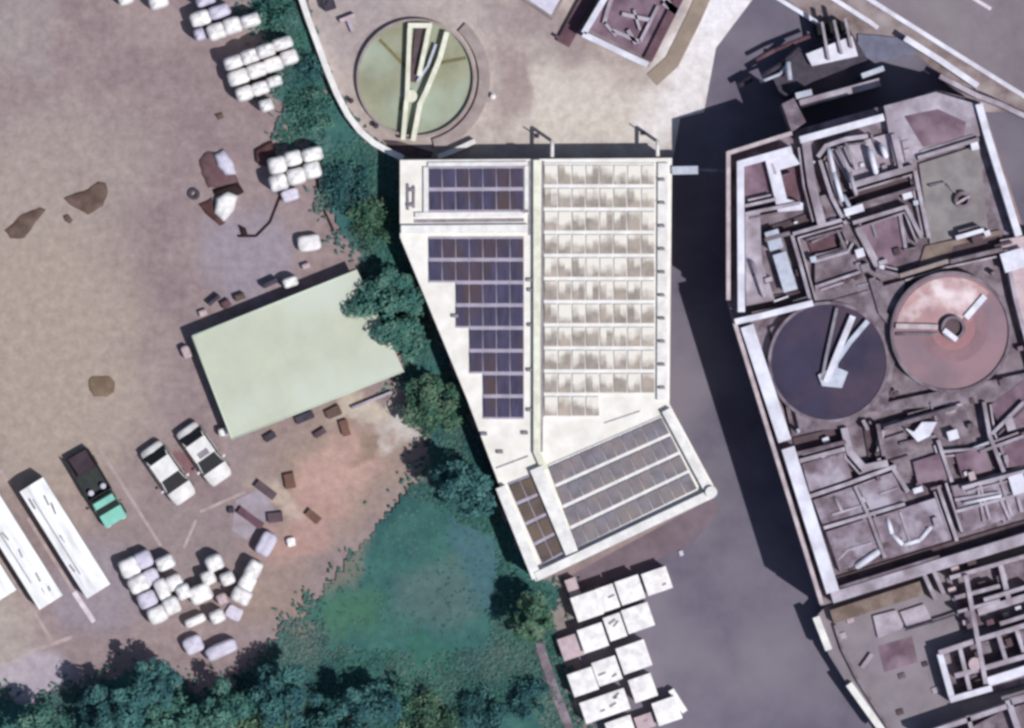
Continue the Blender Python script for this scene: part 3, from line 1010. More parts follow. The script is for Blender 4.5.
floor([(860, 226), (902, 213), (907, 256), (880, 268)], F + .5, SLUDGE)
walls([((857, 226), (880, 270), 8), ((900, 214), (906, 250), 4)], CONC, T - .6)
floor([(884, 106), (936, 92), (976, 104), (980, 136), (918, 158), (895, 166)], T - .3, CONC, 'deck')
floor([(904, 116), (938, 109), (966, 122), (964, 138), (923, 147)], T - .297, SLUDGE, 'patch')
walls([((918, 158), (979, 139), 4.5)], CONC, T + .25)
floor([(919, 164), (979, 145), (988, 228), (930, 244)], T - 1.1, MOSS, 'deck')
walls([((915, 170), (929, 238), 4.5)], CONC, T - .3)
walls([((956, 238), (984, 230), 5)], CONCW, T + .15)
floor([(925, 246), (1000, 230), (1006, 252), (915, 278)], F + .2, BROWN, 'deck')
walls([((900, 276), (945, 262), (1000, 250), 5)], mat('tan_concrete', L(166, 150, 148, K), L(138, 122, 120, K)), T - .1)
walls([((876, 270), (900, 276), 5), ((872, 278), (882, 312), (896, 330), 8)], CONCM, T - .3)
floor([(1000, 240), (1024, 236), (1060, 330), (1020, 330), (1008, 280)], T - .6, BAGM, 'deck')
# mid band and south block
floor([(815, 305), (905, 280), (900, 330), (888, 402), (1030, 372), (1040, 398), (868, 412), (845, 428), (800, 432), (775, 330)], T - .7, CONCM, 'deck')
floor([(770, 328), (806, 312), (776, 340), (772, 372), (785, 400), (792, 436)], T - .95, CONCM, 'deck')
walls([((800, 461), (845, 449), 5), ((844, 428), (850, 452), (864, 468), (888, 463), 8), ((863, 420), (868, 430), 4)], CONC, T)
floor([(802, 464), (845, 452), (852, 478), (810, 492)], T - .57, CRUST)
walls([((808, 497), (850, 483), (896, 466), 4.5), ((855, 486), (870, 518), (885, 558), 4), ((893, 468), (908, 492), 5), ((824, 528), (868, 515), (905, 504), 4)], CONC, T - .1)
floor([(813, 500), (852, 488), (867, 514), (823, 526)], T - .55, CRUST)
floor([(858, 487), (893, 472), (906, 501), (872, 513)], T - .55, CRUST)
floor([(826, 532), (868, 518), (882, 554), (840, 572)], T - .55, CRUST)
floor([(873, 518), (935, 498), (950, 540), (887, 558)], T - .57, CRUST)
walls([((938, 486), (947, 512), (957, 541), 4), ((946, 483), (962, 532), 2.6)], CONC, T)
floor([(953, 486), (1024, 466), (1060, 500), (962, 534)], T - .55, CRUST)
walls([((955, 500), (998, 493), (1010, 520), 3.5), ((978, 487), (984, 522), 2.5), ((1012, 476), (1022, 512), 4)], CONC, T - .15)
floor([(878, 424), (962, 402), (982, 456), (897, 480)], F + .3, CONCM)
floor([(880, 440), (905, 432), (912, 452), (886, 460)], T - .7, CONCM, 'deck')
walls([((878, 452), (884, 430), (905, 421), 4), ((938, 440), (952, 482), 4), ((905, 420), (962, 404), 3), ((940, 452), (985, 448), 3)], CONC, T - .2)
floor([(913, 462), (944, 452), (950, 478), (918, 484)], T - .6, SLUDGE)
floor([(955, 454), (984, 448), (992, 470), (962, 478)], T - .6, SLUDGE)
walls([((984, 402), (990, 436), (1004, 472), 4.5), ((992, 434), (1008, 418), (1024, 402), 4), ((980, 452), (1024, 436), 3.5)], CONC, T)
floor([(990, 405), (1024, 380), (1060, 420), (1000, 428)], T - .7, SLUDGE)
floor([(998, 440), (1030, 430), (1060, 460), (1006, 468)], T - .75, SLUDGE)
walls([((962, 488), (1060, 462), 4)], CONC, T + .1)
walls([((955, 512), (1024, 493), 3.5), ((1000, 478), (1012, 516), 3.5), ((980, 484), (990, 520), 3)], CONC, T - .2)
walls([((832, 515), (864, 505), 2.5), ((880, 494), (898, 488), 2.5), ((845, 551), (872, 543), 2.5), ((900, 512), (912, 548), 2.5)], CONC, T - .35)

# deep pits: floor coloured as a band of shade, lip wall on the sunny side
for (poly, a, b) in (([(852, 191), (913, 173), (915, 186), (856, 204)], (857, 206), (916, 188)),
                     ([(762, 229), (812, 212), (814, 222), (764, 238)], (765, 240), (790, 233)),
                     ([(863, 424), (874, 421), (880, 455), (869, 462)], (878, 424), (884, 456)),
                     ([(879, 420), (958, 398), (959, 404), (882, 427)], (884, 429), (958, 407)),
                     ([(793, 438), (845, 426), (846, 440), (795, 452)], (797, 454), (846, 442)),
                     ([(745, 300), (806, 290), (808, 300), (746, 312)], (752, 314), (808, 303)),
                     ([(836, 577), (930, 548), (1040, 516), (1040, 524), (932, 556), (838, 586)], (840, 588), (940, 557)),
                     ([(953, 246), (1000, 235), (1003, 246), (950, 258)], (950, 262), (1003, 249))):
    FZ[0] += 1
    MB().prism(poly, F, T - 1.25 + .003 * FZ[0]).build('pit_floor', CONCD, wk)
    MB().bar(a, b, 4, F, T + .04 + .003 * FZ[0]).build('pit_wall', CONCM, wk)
# fixed fittings scattered over the decks
fr_ = random.Random(5)
cnt = [0, 0]
while cnt[0] < 55 or cnt[1] < 26:
    x, y = fr_.uniform(745, 1023), fr_.uniform(140, 585)
    ok = inside(x, y, [(750, 170), (880, 128), (935, 108), (970, 122), (1010, 240), (1023, 240), (1023, 520), (838, 575), (765, 330)])
    ok = ok and math.hypot(x - 829, y - 362) > 68 and math.hypot(x - 951, y - 332) > 70 and not inside(x, y, [(919, 164), (979, 145), (988, 228), (930, 244)])
    if not ok:
        continue
    zt = T - fr_.uniform(.1, .75)
    q = P(x, y, zt)
    a = ra0 = math.radians(17) + fr_.choice((0, PI / 2)) + fr_.gauss(0, .05)
    mt = fr_.choice((CONC, CONC, CONCM, CONCW, CONCD, CONCD, SLUDGE, STEELB, MSTEEL))
    if cnt[0] < 55:
        cnt[0] += 1
        sx = fr_.uniform(.25, .6)
        MB().box((q.x, q.y, (F + zt) / 2), (sx, sx * fr_.uniform(.5, 1.1), zt - F), a, .03).build('hatch', mt, wk)
    else:
        cnt[1] += 1
        l = fr_.uniform(.5, 1.6)
        MB().box((q.x, q.y, (F + zt) / 2), (l, fr_.uniform(.1, .2), zt - F), a).build('pipe_plinth', mt, wk)

# the two round tanks
c = P(829, 362, T)
dt = thing('dark_round_tank', 'round tank of dark purple water with a pale V shaped bridge', 'tank', (c.x, c.y, F))
MB().ring((c.x, c.y), m(57), m(60), F, T - .35, n=80).build('tank_wall', CONCM, dt)
MB().cyl((c.x, c.y), m(57) + .02, F, T - .45, 80).build('water', DARKW, dt)
mb = MB()
mb.poly_bar([(853, 316), (838, 352), (826, 382)], 6, T - .25, T + .1)
mb.build('bridge_beam', CONCW, dt)
MB().poly_bar([(868, 321), (850, 342), (836, 362), (832, 384)], 5, T - .25, T + .05).build('bridge_beam', STEELB, dt)
MB().poly_bar([(837, 308), (826, 358), (822, 380)], 3, T - .25, T).build('bridge_rail', MSTEEL, dt)
MB().prism([(818, 375), (834, 366), (848, 372), (842, 388), (822, 386)], T - .3, T - .02).build('platform', STEELB, dt)

c = P(951, 332, T)
pt = thing('pink_round_tank', 'round tank with a pink silted floor and raised centre hub', 'tank', (c.x, c.y, F))
MB().ring((c.x, c.y), m(57), m(60), F, T + .3, n=80).build('tank_wall', CONCM, pt)
MB().cyl((c.x, c.y), m(57) + .02, F, T + .1, 80).build('silt_floor', PINKW, pt)
pts = []
for i in range(18):
    a = math.radians(46 + (176 - 46) * i / 17)
    pts.append((951 + 55 * math.cos(a), 332 - 55 * math.sin(a)))
inner = []
for i in range(10):
    a = math.radians(176 - (176 - 46) * i / 9)
    inner.append((951 + 15 * math.cos(a), 330 - 15 * math.sin(a)))
MB().prism(pts + inner, T + .0, T + .16).build('dry_silt', PINKB, pt)
c2 = P(953, 328, T)
MB().ring((c2.x, c2.y), m(12.2), m(22), T + .0, T + .13, math.radians(185), math.radians(400), n=40).build('silt_ring', mat('dusky_pink_silt', L(170, 126, 128, K), L(150, 112, 118, K), scale=.7), pt)
MB().ring((c2.x, c2.y), m(22.2), m(34), T + .0, T + .12, math.radians(190), math.radians(395), n=48).build('silt_ring', PINKR, pt)
MB().ring((c2.x, c2.y), m(9), m(12), T + .0, T + .75, n=32).build('hub', CONCM, pt)
MB().cyl((c2.x, c2.y), m(9) + .01, T + .0, T + .35, 32).build('hub_well', CONCD, pt)
MB().bar((944, 330), (957, 340), 5, T + .76, T + .95).build('hub_bridge', CONCW, pt)
MB().bar((896, 326), (938, 327), 5, T + .1, T + .5).build('walkway_arm', MATS['pinkish_concrete'], pt)
MB().bar((985, 296), (966, 318), 6, T + .1, T + .4).build('walkway_arm', CONCW, pt)
mb = MB()
mb.bar((896, 334), (938, 334), 3, T + .1, T + .3)
mb.build('scraper_arm', CONCM, pt)


# equipment standing on the works
def box_thing(name, label, cat, px, py, w, d, h, rot, mt, z, group=None, kind='cabinet', top=None):
    q = P(px, py, z + h)
    t = thing(name, label, cat, (q.x, q.y, z), group)
    b = MB()
    if kind == 'cabinet':
        b.box((q.x, q.y, z + .04), (m(w) * .94, m(d) * .94, .08), rot)
        b.box((q.x, q.y, z + h / 2 + .05), (m(w), m(d), h - .1), rot, .04)
        b.build('body', mt, t)
        MB().box((q.x, q.y, z + h + .03), (m(w) * 1.08, m(d) * 1.08, .06), rot, .02).build('lid', top or mt, t)
    return t


EG = 'cabinets on the treatment works'
ra = math.radians(17)
for (px, py, w, d, h, z, mt, lb) in (
        (774, 240, 13, 18, 1.3, T - 1.3, STEELB, 'pale blue cabinet below the two mauve basins at the left of the works'),
        (785, 272, 13, 36, .9, T - 1.2, STEELB, 'long pale blue cover beside the pale blue cabinet on the works'),
        (854, 210, 18, 7, .9, T - .7, CONCW, 'white slim cabinet at the corner of the mauve sludge basin'),
        (907, 194, 9, 9, 1.2, F, CONCW, 'small white cabinet under the dark shaded beam'),
        (860, 253, 8, 8, .8, T - .7, CONCW, 'small white cabinet left of the mauve sludge basin'),
        (883, 262, 8, 4, .5, T - .9, CONC, 'tiny pale cabinet at the lower tip of the mauve sludge basin'),
        (953, 435, 10, 9, 1.0, T - 1.1, CONCW, 'white cabinet beside the bright white pump cover'),
        (918, 490, 9, 5, .5, T - .8, CONCW, 'white flat cabinet above the crusted basins'),
        (972, 476, 6, 8, .6, T - .6, BAGM, 'pinkish cabinet on the divider above the right crusted basin'),
        (1018, 484, 14, 18, .9, T - .8, CONCW, 'bright white cabinet at the right edge above the crusted basin'),
        (1014, 260, 22, 18, .8, T - .6, CONCW, 'broad white cabinet at the right edge by the pink tank'),
        (1010, 424, 8, 12, .7, T - .7, CONC, 'pale cabinet in the right edge mauve basin'),
        (936, 522, 5, 9, .6, T - .7, CONC, 'narrow pale cabinet beside the double divider')):
    box_thing('equipment_cabinet', lb, 'cabinet', px, py, w, d, h, ra, mt, z, EG)
# white pump cover with an angular outline
t = thing('pump_cover', 'bright white angular pump cover on the lower works', 'pump cover', P(920, 432, T - 1.2))
mb = MB()
mb.prism([(905, 428), (914, 432), (922, 422), (937, 422), (930, 436), (918, 442)], F + .3, T - .1)
mb.build('cover', CONCW, t)
mb = MB()
mb.bar((900, 444), (936, 436), 3, F + .3, T - .2)
mb.build('duct', CONCM, t)


def pipe_thing(pts, r, z, mt, lb, name='water_pipe', group='pipes on the treatment works', legs=True):
    b = MB()
    W = [P(x, y, z) for x, y in pts]
    for i in range(len(W) - 1):
        b.tube(W[i], W[i + 1], r, 10)
    for w in (W[0], W[-1]):
        if legs:
            b.tube((w.x, w.y, z), (w.x, w.y, F), r * .9, 8)
    return tag(b.build(name, mt), lb, 'pipe', group)


for (pts, r, z, mt, lb) in (
        ([(829, 150), (834, 172), (842, 200)], .16, T + .1, CONCW, 'bent white pipe right of the pale walkway at the top of the works'),
        ([(838, 148), (850, 172), (856, 194)], .14, T + .2, CONC, 'pale pipe second from the left in the upper pipe set'),
        ([(846, 144), (856, 168)], .14, T + .1, CONC, 'short pale pipe third from the left in the upper pipe set'),
        ([(870, 150), (876, 172)], .2, T + .1, CONCW, 'thick white pipe inside the dark rimmed basin'),
        ([(882, 146), (886, 156)], .2, T + .05, CONCW, 'stubby white pipe at the right end of the dark rimmed basin'),
        ([(844, 196), (852, 212)], .15, T, STEELB, 'pale blue pipe stub running to the slim white cabinet'),
        ([(930, 186), (945, 183), (955, 192)], .06, T - .6, MSTEEL, 'thin grey pipe on the greenish deck'),
        ([(888, 520), (892, 534), (903, 545), (920, 540), (930, 528)], .16, T - .4, CONCW, 'curved white pipe round the lower crusted basin'),
        ([(858, 566), (878, 552)], .24, T - .3, CONCW, 'thick white pipe in the lowest left crusted basin'),
        ([(838, 560), (850, 548), (862, 545)], .1, T - .5, CONC, 'pale angled pipe in the lowest left crusted basin'),
        ([(835, 497), (842, 512)], .12, T - .4, CONC, 'pale pipe in the upper left crusted basin'),
        ([(965, 503), (1000, 496)], .12, T + .05, CONCW, 'long white pipe across the right crusted basin'),
        ([(752, 262), (764, 296)], .14, T + .1, CONC, 'pale pipe along the left parapet of the works')):
    pipe_thing(pts, r, z, mt, lb)
t = thing('round_mixer', 'round grey mixer ring with a dark centre on the greenish deck', 'mixer', P(963, 200, T - 1.1))
q = P(963, 200, T - .6)
MB().ring((q.x, q.y), m(5), m(8.5), T - 1.1, T - .5, n=28).build('ring', CONCM, t)
MB().cyl((q.x, q.y), m(5) + .005, T - 1.1, T - .9, 24).build('well', CONCD, t)
MB().bar((956, 204), (970, 196), 2, T - .49, T - .4).build('crossbar', CONC, t)
for (x, y, lb) in ((752, 275, 'dark pump on the left walkway of the works'), (764, 283, 'dark pump beside the long pale blue cover'), (856, 277, 'dark pump left of the pipe junction near the tanks'), (846, 280, 'reddish dark pump near the round tanks'), (893, 394, 'small dark pump between the two round tanks'), (896, 540, 'dark pump in the lower crusted basin'), (925, 528, 'dark pump next to the double divider')):
    zz = T - .7
    q = P(x, y, zz)
    b = MB().cyl((q.x, q.y), .26, zz - .3, zz + .2, 14)
    b.tube((q.x, q.y, zz + .1), (q.x + .4, q.y + .12, zz + .1), .16, 10)
    tag(b.build('pump', CONCD), lb, 'pump', 'pumps on the treatment works')

# northern machinery strip beside the works
c = P(830, 70)
t = thing('pump_gallery', 'white roofed pump gallery beside the highway above the works', 'building', (c.x, c.y, 0))
MB().prism([(770, 72), (800, 52), (850, 30), (868, 60), (812, 82), (782, 98)], 0, 2.2).build('wall', DSTEEL, t)
MB().prism([(806, 54), (852, 36), (858, 56), (812, 66)], 2.2, 3.0).build('roof', CONCW, t)
mb = MB()
for (a, b) in (((822, 22), (829, 60)), ((834, 20), (842, 54)), ((845, 18), (852, 48))):
    mb.bar(a, b, 2.6, 3.0, 3.5)
mb.build('roof_rib', CONC, t)
for (x, y) in ((818, 30), (830, 28), (842, 28)):
    q = P(x, y, 1)
    MB().box((q.x, q.y, .9), (.55, .75, 1.8), .4).build('intake', DARK, t)
for (pts, r, z, mt, lb) in (
        ([(762, 76), (782, 64), (800, 48)], .2, 2.5, DSTEEL, 'dark pipe left of the pump gallery'),
        ([(760, 82), (780, 74), (790, 62)], .12, 2.6, STEELB, 'pale blue pipe left of the pump gallery'),
        ([(756, 60), (775, 50), (810, 36)], .16, 1.6, SLUDGED, 'dark brown pipe above the pump gallery'),
        ([(788, 62), (790, 80)], .18, 3.4, STEELB, 'pale upright pipe in front of the pump gallery'),
        ([(738, 86), (752, 78)], .22, 1.4, DSTEEL, 'short dark pipe at the edge of the shade on the road')):
    pipe_thing(pts, r, z, mt, lb, group='pipes by the pump gallery', legs=False)
    q = P(*pts[0], z)
t = MB()
t.bar((800, 104), (880, 82), 8, 0, 3.2)
tag(t.build('pipe_trestle', CONC), 'long grey concrete beam running in the shade above the works', 'beam')
t = MB()
t.bar((796, 96), (812, 92), 6, 0, 4.4)
tag(t.build('pipe_trestle', STEELB), 'short pale beam at the left end of the shaded strip', 'beam')
t = MB()
t.bar((862, 76), (884, 68), 5, 0, 4.0)
tag(t.build('pipe_trestle', STEELB), 'short pale beam in the black shade below the highway', 'beam')
t = MB()
t.prism([(858, 34), (905, 38), (918, 54), (878, 62), (858, 58)], 0, .25)
tag(t.build('loading_slab', mat('blue_grey_slab', L(122, 124, 144, K), L(104, 104, 124, K))), 'blue grey slab between the pump gallery and the highway', 'slab')
t = MB()
t.prism([(782, 104), (794, 98), (806, 122), (792, 132)], 0, F + .6)
tag(t.build('stair_tower', CONCM), 'grey stair tower at the upper left corner of the works', 'tower')
t = MB().poly_bar([(774, -4), (810, 18), (846, 40)], 4, 0, .8)
tag(t.build('road_barrier', CONCW), 'pale thin barrier left of the highway above the pump gallery', 'barrier')
t = MB().poly_bar([(820, -10), (870, 22), (878, 28)], 4.5, 0, .8)
tag(t.build('road_barrier', CONCW), 'short pale barrier segment ending at the blue grey slab', 'barrier')
t = MB().poly_bar([(852, -12), (872, 1), (950, 50), (1024, 96), (1060, 120)], 4.5, 0, .8)
tag(t.build('road_barrier', CONCW), 'long pale kerb barrier along the edge of the highway', 'barrier')
t = MB().poly_bar([(905, 38), (940, 60), (978, 86)], 6, 0, 1.8)
tag(t.build('road_barrier', CONCW), 'bright white barrier above the top right corner of the works', 'barrier')
t = MB().poly_bar([(940, 76), (978, 96), (1000, 104), (1050, 128)], 5, 0, 2.2)
tag(t.build('road_barrier', CONC), 'grey barrier running from the top right corner to the right edge', 'barrier')
struct('back_lane', sheet([(985, 112), (1010, 112), (1110, 160), (1110, 420), (1028, 240)], .016), ASPH)

# ------------------------------------------------------------------ lower right yard and frames
Z2 = 2.3
SY = [(826, 606), (1095, 524), (1095, 800), (925, 800), (884, 733), (847, 684), (829, 655), (815, 618)]
struct('raised_yard', MB().prism(SY, 0, Z2), mat('grey_yard_concrete', L(138, 130, 136, K), L(120, 112, 118, K), scale=.6, c3=L(146, 137, 146, K), scale3=.2, detail=8, wcoord=True))
t = MB().bar((816, 617), (829, 650), 7, Z2, Z2 + .7)
tag(t.build('edge_barrier', WHITE), 'shorter white barrier on the road edge below the works corner', 'barrier', 'white barriers on the raised yard edge')
t = MB().bar((849, 684), (884, 733), 7, Z2, Z2 + .7)
tag(t.build('edge_barrier', WHITE), 'longer white barrier on the road edge at the bottom', 'barrier', 'white barriers on the raised yard edge')
t = MB().poly_bar([(835, 625), (843, 650), (858, 680), (892, 733)], 3, Z2, Z2 + .5)
tag(t.build('yard_kerb', CONCM), 'thin grey kerb behind the white edge barriers', 'kerb')
t = MB().bar((832, 617), (922, 588), 14, Z2, Z2 + 1.2)
tag(t.build('brown_bund', BROWN), 'brown earth bund along the foot of the works', 'bund')
for (poly, lb) in (([(873, 616), (896, 610), (904, 628), (878, 638)], 'left pale concrete pad on the raised yard'), ([(900, 612), (924, 604), (932, 620), (908, 630)], 'right pale concrete pad on the raised yard')):
    t = MB().prism(poly, Z2, Z2 + .35)
    tag(t.build('concrete_pad', CONC), lb, 'concrete pad', 'concrete pads on the raised yard')
struct('yard_patch', MB().prism([(878, 646), (912, 636), (918, 662), (884, 672)], Z2 - .1, Z2 + .005), SLUDGE)
t = MB().poly_bar([(905, 630), (945, 618), (962, 612)], 2, Z2 + .5, Z2 + .7)
t.poly_bar([(930, 623), (934, 621.8)], 2, Z2, Z2 + .5)
tag(t.build('water_pipe', DSTEEL), 'thin dark pipe right of the pale concrete pads', 'pipe')
t = MB().bar((862, 668), (872, 654), 4, Z2, Z2 + .4)
tag(t.build('concrete_kerb_block', CONC), 'small pale kerb block on the raised yard', 'kerb block')

for (x, y, w, mt, lb) in ((842, 636, 8, CONC, 'small pale cover behind the shorter white edge barrier'), (850, 620, 7, BAGM, 'small pinkish cover at the foot of the brown bund'), (902, 676, 7, CONCM, 'grey cover below the mauve patch on the raised yard'), (925, 664, 6, CONCD, 'dark cover between the mauve patch and the white frame'), (900, 712, 7, CONCD, 'dark cover near the bottom of the raised yard'), (936, 690, 8, CONC, 'pale cover at the lower left corner of the white frame')):
    q = P(x, y, Z2)
    t = MB().box((q.x, q.y, Z2 + .09), (m(w), m(w) * .8, .18), ra, .03)
    t.box((q.x, q.y, Z2 + .2), (m(w) * .5, .06, .05), ra)
    tag(t.build('drain_cover', mt), lb, 'drain cover', 'drain covers on the raised yard')
c = P(985, 660)
fb = thing('open_frame_basin', 'white concrete frame with square openings at the lower right corner', 'basin', (c.x, c.y, Z2))
Z3 = Z2 + 2.0
MB().prism([(940, 655), (1095, 608), (1095, 664), (1000, 690), (952, 702)], Z2, Z2 + .25).build('floor', CONCM, fb)
for ln in ([(939, 653), (984, 638), 5], [(940, 654), (953, 701), 6], [(950, 700), (992, 688), 6], [(988, 682), (1095, 648), 9], [(984, 638), (1095, 604), 5], [(955, 676), (985, 668), 5], [(985, 668), (1040, 652), 5],
           [(998, 634), (1006, 660), 4], [(1016, 628), (1024, 652), 4], [(960, 648), (970, 690), 4]):
    MB().poly_bar(ln[:-1], ln[-1], Z2 + .25, Z3 + rng.uniform(-.05, .05)).build('frame_wall', CONC if ln[-1] < 6 else CONCW, fb)
MB().poly_bar([(966, 575), (976, 630), (986, 684)], 4.5, Z3 + .06, Z3 + .4).build('walkway', CONC, fb)
for (x, y, s) in ((958, 660, 7), (977, 655, 7), (1010, 642, 8), (962, 690, 6), (980, 683, 8), (1018, 640, 6)):
    q = P(x, y, Z2 + .6)
    MB().box((q.x, q.y, Z2 + .5), (m(s), m(s), .5), ra).build('hatch', CONCD, fb)
q = P(975, 664, Z3)
MB().cyl((q.x, q.y), m(6.5), Z2 + .25, Z3 + .3, 20).build('round_cap', BAGM, fb)

fb2 = thing('upper_frame_basin', 'row of grey concrete cells between the works and the white frame', 'basin', P(985, 590, Z2))
MB().prism([(946, 578), (1095, 532), (1095, 596), (962, 632)], Z2, Z2 + .3).build('floor', CONCM, fb2)
for ln in ([(922, 570), (936, 600), 4], [(932, 567), (944, 594), 4], [(950, 578), (1095, 536), 4], [(955, 598), (1000, 586), 4], [(978, 612), (1095, 576), 7], [(1000, 562), (1010, 604), 5], [(984, 600), (1030, 586), 4], [(1000, 624), (1095, 594), 4], [(958, 612), (1000, 600), 3]):
    MB().poly_bar(ln[:-1], ln[-1], Z2 + .3 if ln[0][0] > 945 else Z2, Z3 + rng.uniform(-.3, .2)).build('frame_wall', CONC, fb2)
for (x, y, s, mt) in ((955, 569, 8, BAGM), (972, 564, 9, CONCD), (952, 590, 8, BAGM), (982, 584, 8, CONCD), (1002, 578, 10, CONC), (964, 607, 6, CONCD), (1006, 615, 6, MOSS), (1018, 608, 6, CONCW), (966, 622, 7, BAGM), (990, 622, 8, SLUDGED), (1000, 596, 6, CONCD)):
    q = P(x, y, Z2 + .9)
    MB().box((q.x, q.y, Z2 + .75), (m(s), m(s) * .7, .9), ra, .03).build('hatch', mt, fb2)
fb3 = thing('bottom_frame_basin', 'pale concrete cells cut by the bottom right corner', 'basin', P(1000, 722, Z2))
MB().prism([(945, 742), (1000, 712), (1095, 680), (1095, 800), (960, 800)], Z2, Z2 + 1.6).build('floor', CONCM, fb3)
for ln in ([(920, 736), (1008, 706), 5], [(968, 716), (976, 745), 4], [(1008, 700), (1022, 740), 6], [(1010, 702), (1095, 678), 7]):
    MB().poly_bar(ln[:-1], ln[-1], Z2 + (1.6 if ln[0][0] > 950 else 0), Z3 + .8).build('frame_wall', CONC, fb3)


# ------------------------------------------------------------------ bulk bags
def bag_mesh(name, w, d, h, seed, mt):
    """a filled woven sack: rounded square in plan, bulging sides, puckered top with a spout tie"""
    mb = MB()
    rr = random.Random(seed)
    n = 28
    rings = [(0.0, .86), (.06, .97), (.3, 1.04), (.6, 1.03), (.85, .98), (.95, .86), (1.0, .6), (1.02, .3)]
    vs, fs = [], []
    ph = rr.uniform(0, 6)
    for k, (zz, s) in enumerate(rings):
        for i in range(n):
            a = 2 * PI * i / n
            e = 5.0
            r = 1 / ((abs(math.cos(a)) ** e + abs(math.sin(a)) ** e) ** (1 / e))
            wob = 1 + .025 * math.sin(5 * a + ph + zz * 3) + rr.uniform(-.012, .012)
            vs.append((math.cos(a) * r * w / 2 * s * wob, math.sin(a) * r * d / 2 * s * wob, h * zz + (.03 * math.sin(3 * a + ph) if k > 4 else 0)))
    for k in range(len(rings) - 1):
        for i in range(n):
            fs.append((k * n + i, k * n + (i + 1) % n, (k + 1) * n + (i + 1) % n, (k + 1) * n + i))
    fs.append(tuple(range((len(rings) - 1) * n, len(rings) * n)))
    fs.append(tuple(range(n - 1, -1, -1)))
    mb.add(vs, fs, True)
    mb.cyl((.06, .04), .06, h * 1.0, h * 1.02 + .02, 10, .08)
    o = mb.build(name, mt, origin=(0, 0, 0))
    return o


bag_protos = {}


def bag(px, py, w, d, h, rot, mt, label, group, seed=0, cat='bulk bag', name='bulk_bag'):
    key = (mt.name, seed % 4)
    if key not in bag_protos:
        o = bag_mesh(name, 1, 1, 1, seed % 4 + 3, mt)
        bag_protos[key] = o
    else:
        o = bag_protos[key].copy()
        COL.objects.link(o)
    q = P(px, py, h)
    o.location = (q.x, q.y, 0)
    o.rotation_euler = (0, 0, rot)
    o.scale = (m(w) * 1.06, m(d) * 1.0, h)
    return tag(o, label, cat, group)


a20 = math.radians(18)
GT = 'white bulk bags at the top of the yard'
top_bags = [
    (125, -2, 14, 12, BAGW, 'white bag cut by the top edge, leftmost of all the bags'),
    (158, 1, 18, 14, BAGW, 'white bag at the top edge, second from the left'),
    (205, 0, 18, 10, BAGP, 'bag touching the top edge above the lavender bag'),
    (200, 18, 19, 15, BAGW, 'white bag left of the lavender bag in the upper rows'),
    (219, 11, 20, 13, BAGP, 'lavender bag in the upper rows'),
    (199, 34, 10, 12, BAGP, 'small pale lavender bag at the left end of the second upper row'),
    (216, 31, 17, 16, BAGW, 'white bag in the second upper row, next to the small lavender one'),
    (232, 25, 17, 16, BAGW, 'white bag in the middle of the second upper row'),
    (250, 20, 18, 13, BAGW, 'white bag at the right end of the second upper row'),
    (233, 62, 18, 13, BAGW, 'bag at the left end of the long dark shaded row'),
    (249, 56, 17, 14, BAGW, 'bag second from left in the long dark shaded row'),
    (265, 50, 17, 13, BAGW, 'bag third from left in the long dark shaded row'),
    (282, 43, 19, 12, BAGW, 'bag at the right end of the long dark shaded row'),
    (238, 77, 20, 15, BAGW, 'bag at the left end of the row below the long shaded row'),
    (256, 70, 18, 14, BAGW, 'second bag in the row below the long shaded row'),
    (273, 64, 18, 14, BAGW, 'third bag in the row below the long shaded row'),
    (289, 57, 16, 14, BAGW, 'bag at the right end of the row below the long shaded row'),
    (244, 93, 16, 14, BAGW, 'left bag of the short row above the single bag'),
    (260, 88, 16, 13, BAGW, 'middle bag of the short row above the single bag'),
    (274, 81, 14, 10, BAGW, 'narrow right bag of the short row above the single bag'),
    (266, 105, 13, 12, BAGW, 'small single bag below the short row of bags'),
]
for i, (x, y, w, d, mt, lb) in enumerate(top_bags):
    bag(x, y, w, d, (2.7 if 8 < i < 13 else 2.1) + .2 * ((i * 7) % 3), a20, mt, lb, GT, i)
GM = 'six white bags beside the scrap'
for i, (x, y, w, d, lb) in enumerate((
        (277, 165, 17, 17, 'upper left bag of the six white bags beside the scrap'), (293, 158, 16, 15, 'upper middle bag of the six white bags beside the scrap'),
        (312, 154, 19, 14, 'upper right bag of the six white bags beside the scrap'), (278, 182, 17, 16, 'lower left bag of the six white bags beside the scrap'),
        (296, 176, 17, 16, 'lower middle bag of the six white bags beside the scrap'), (312, 170, 16, 16, 'lower right bag of the six white bags beside the scrap'))):
    bag(x, y, w, d, 2.5, math.radians(14), BAGW, lb, GM, i)
bag(290, 195, 16, 12, .9, .3, BAGP, 'low lavender bag just below the six white bags', GM, 2)
GB = 'white bulk bags at the bottom of the yard'
a60 = math.radians(24)
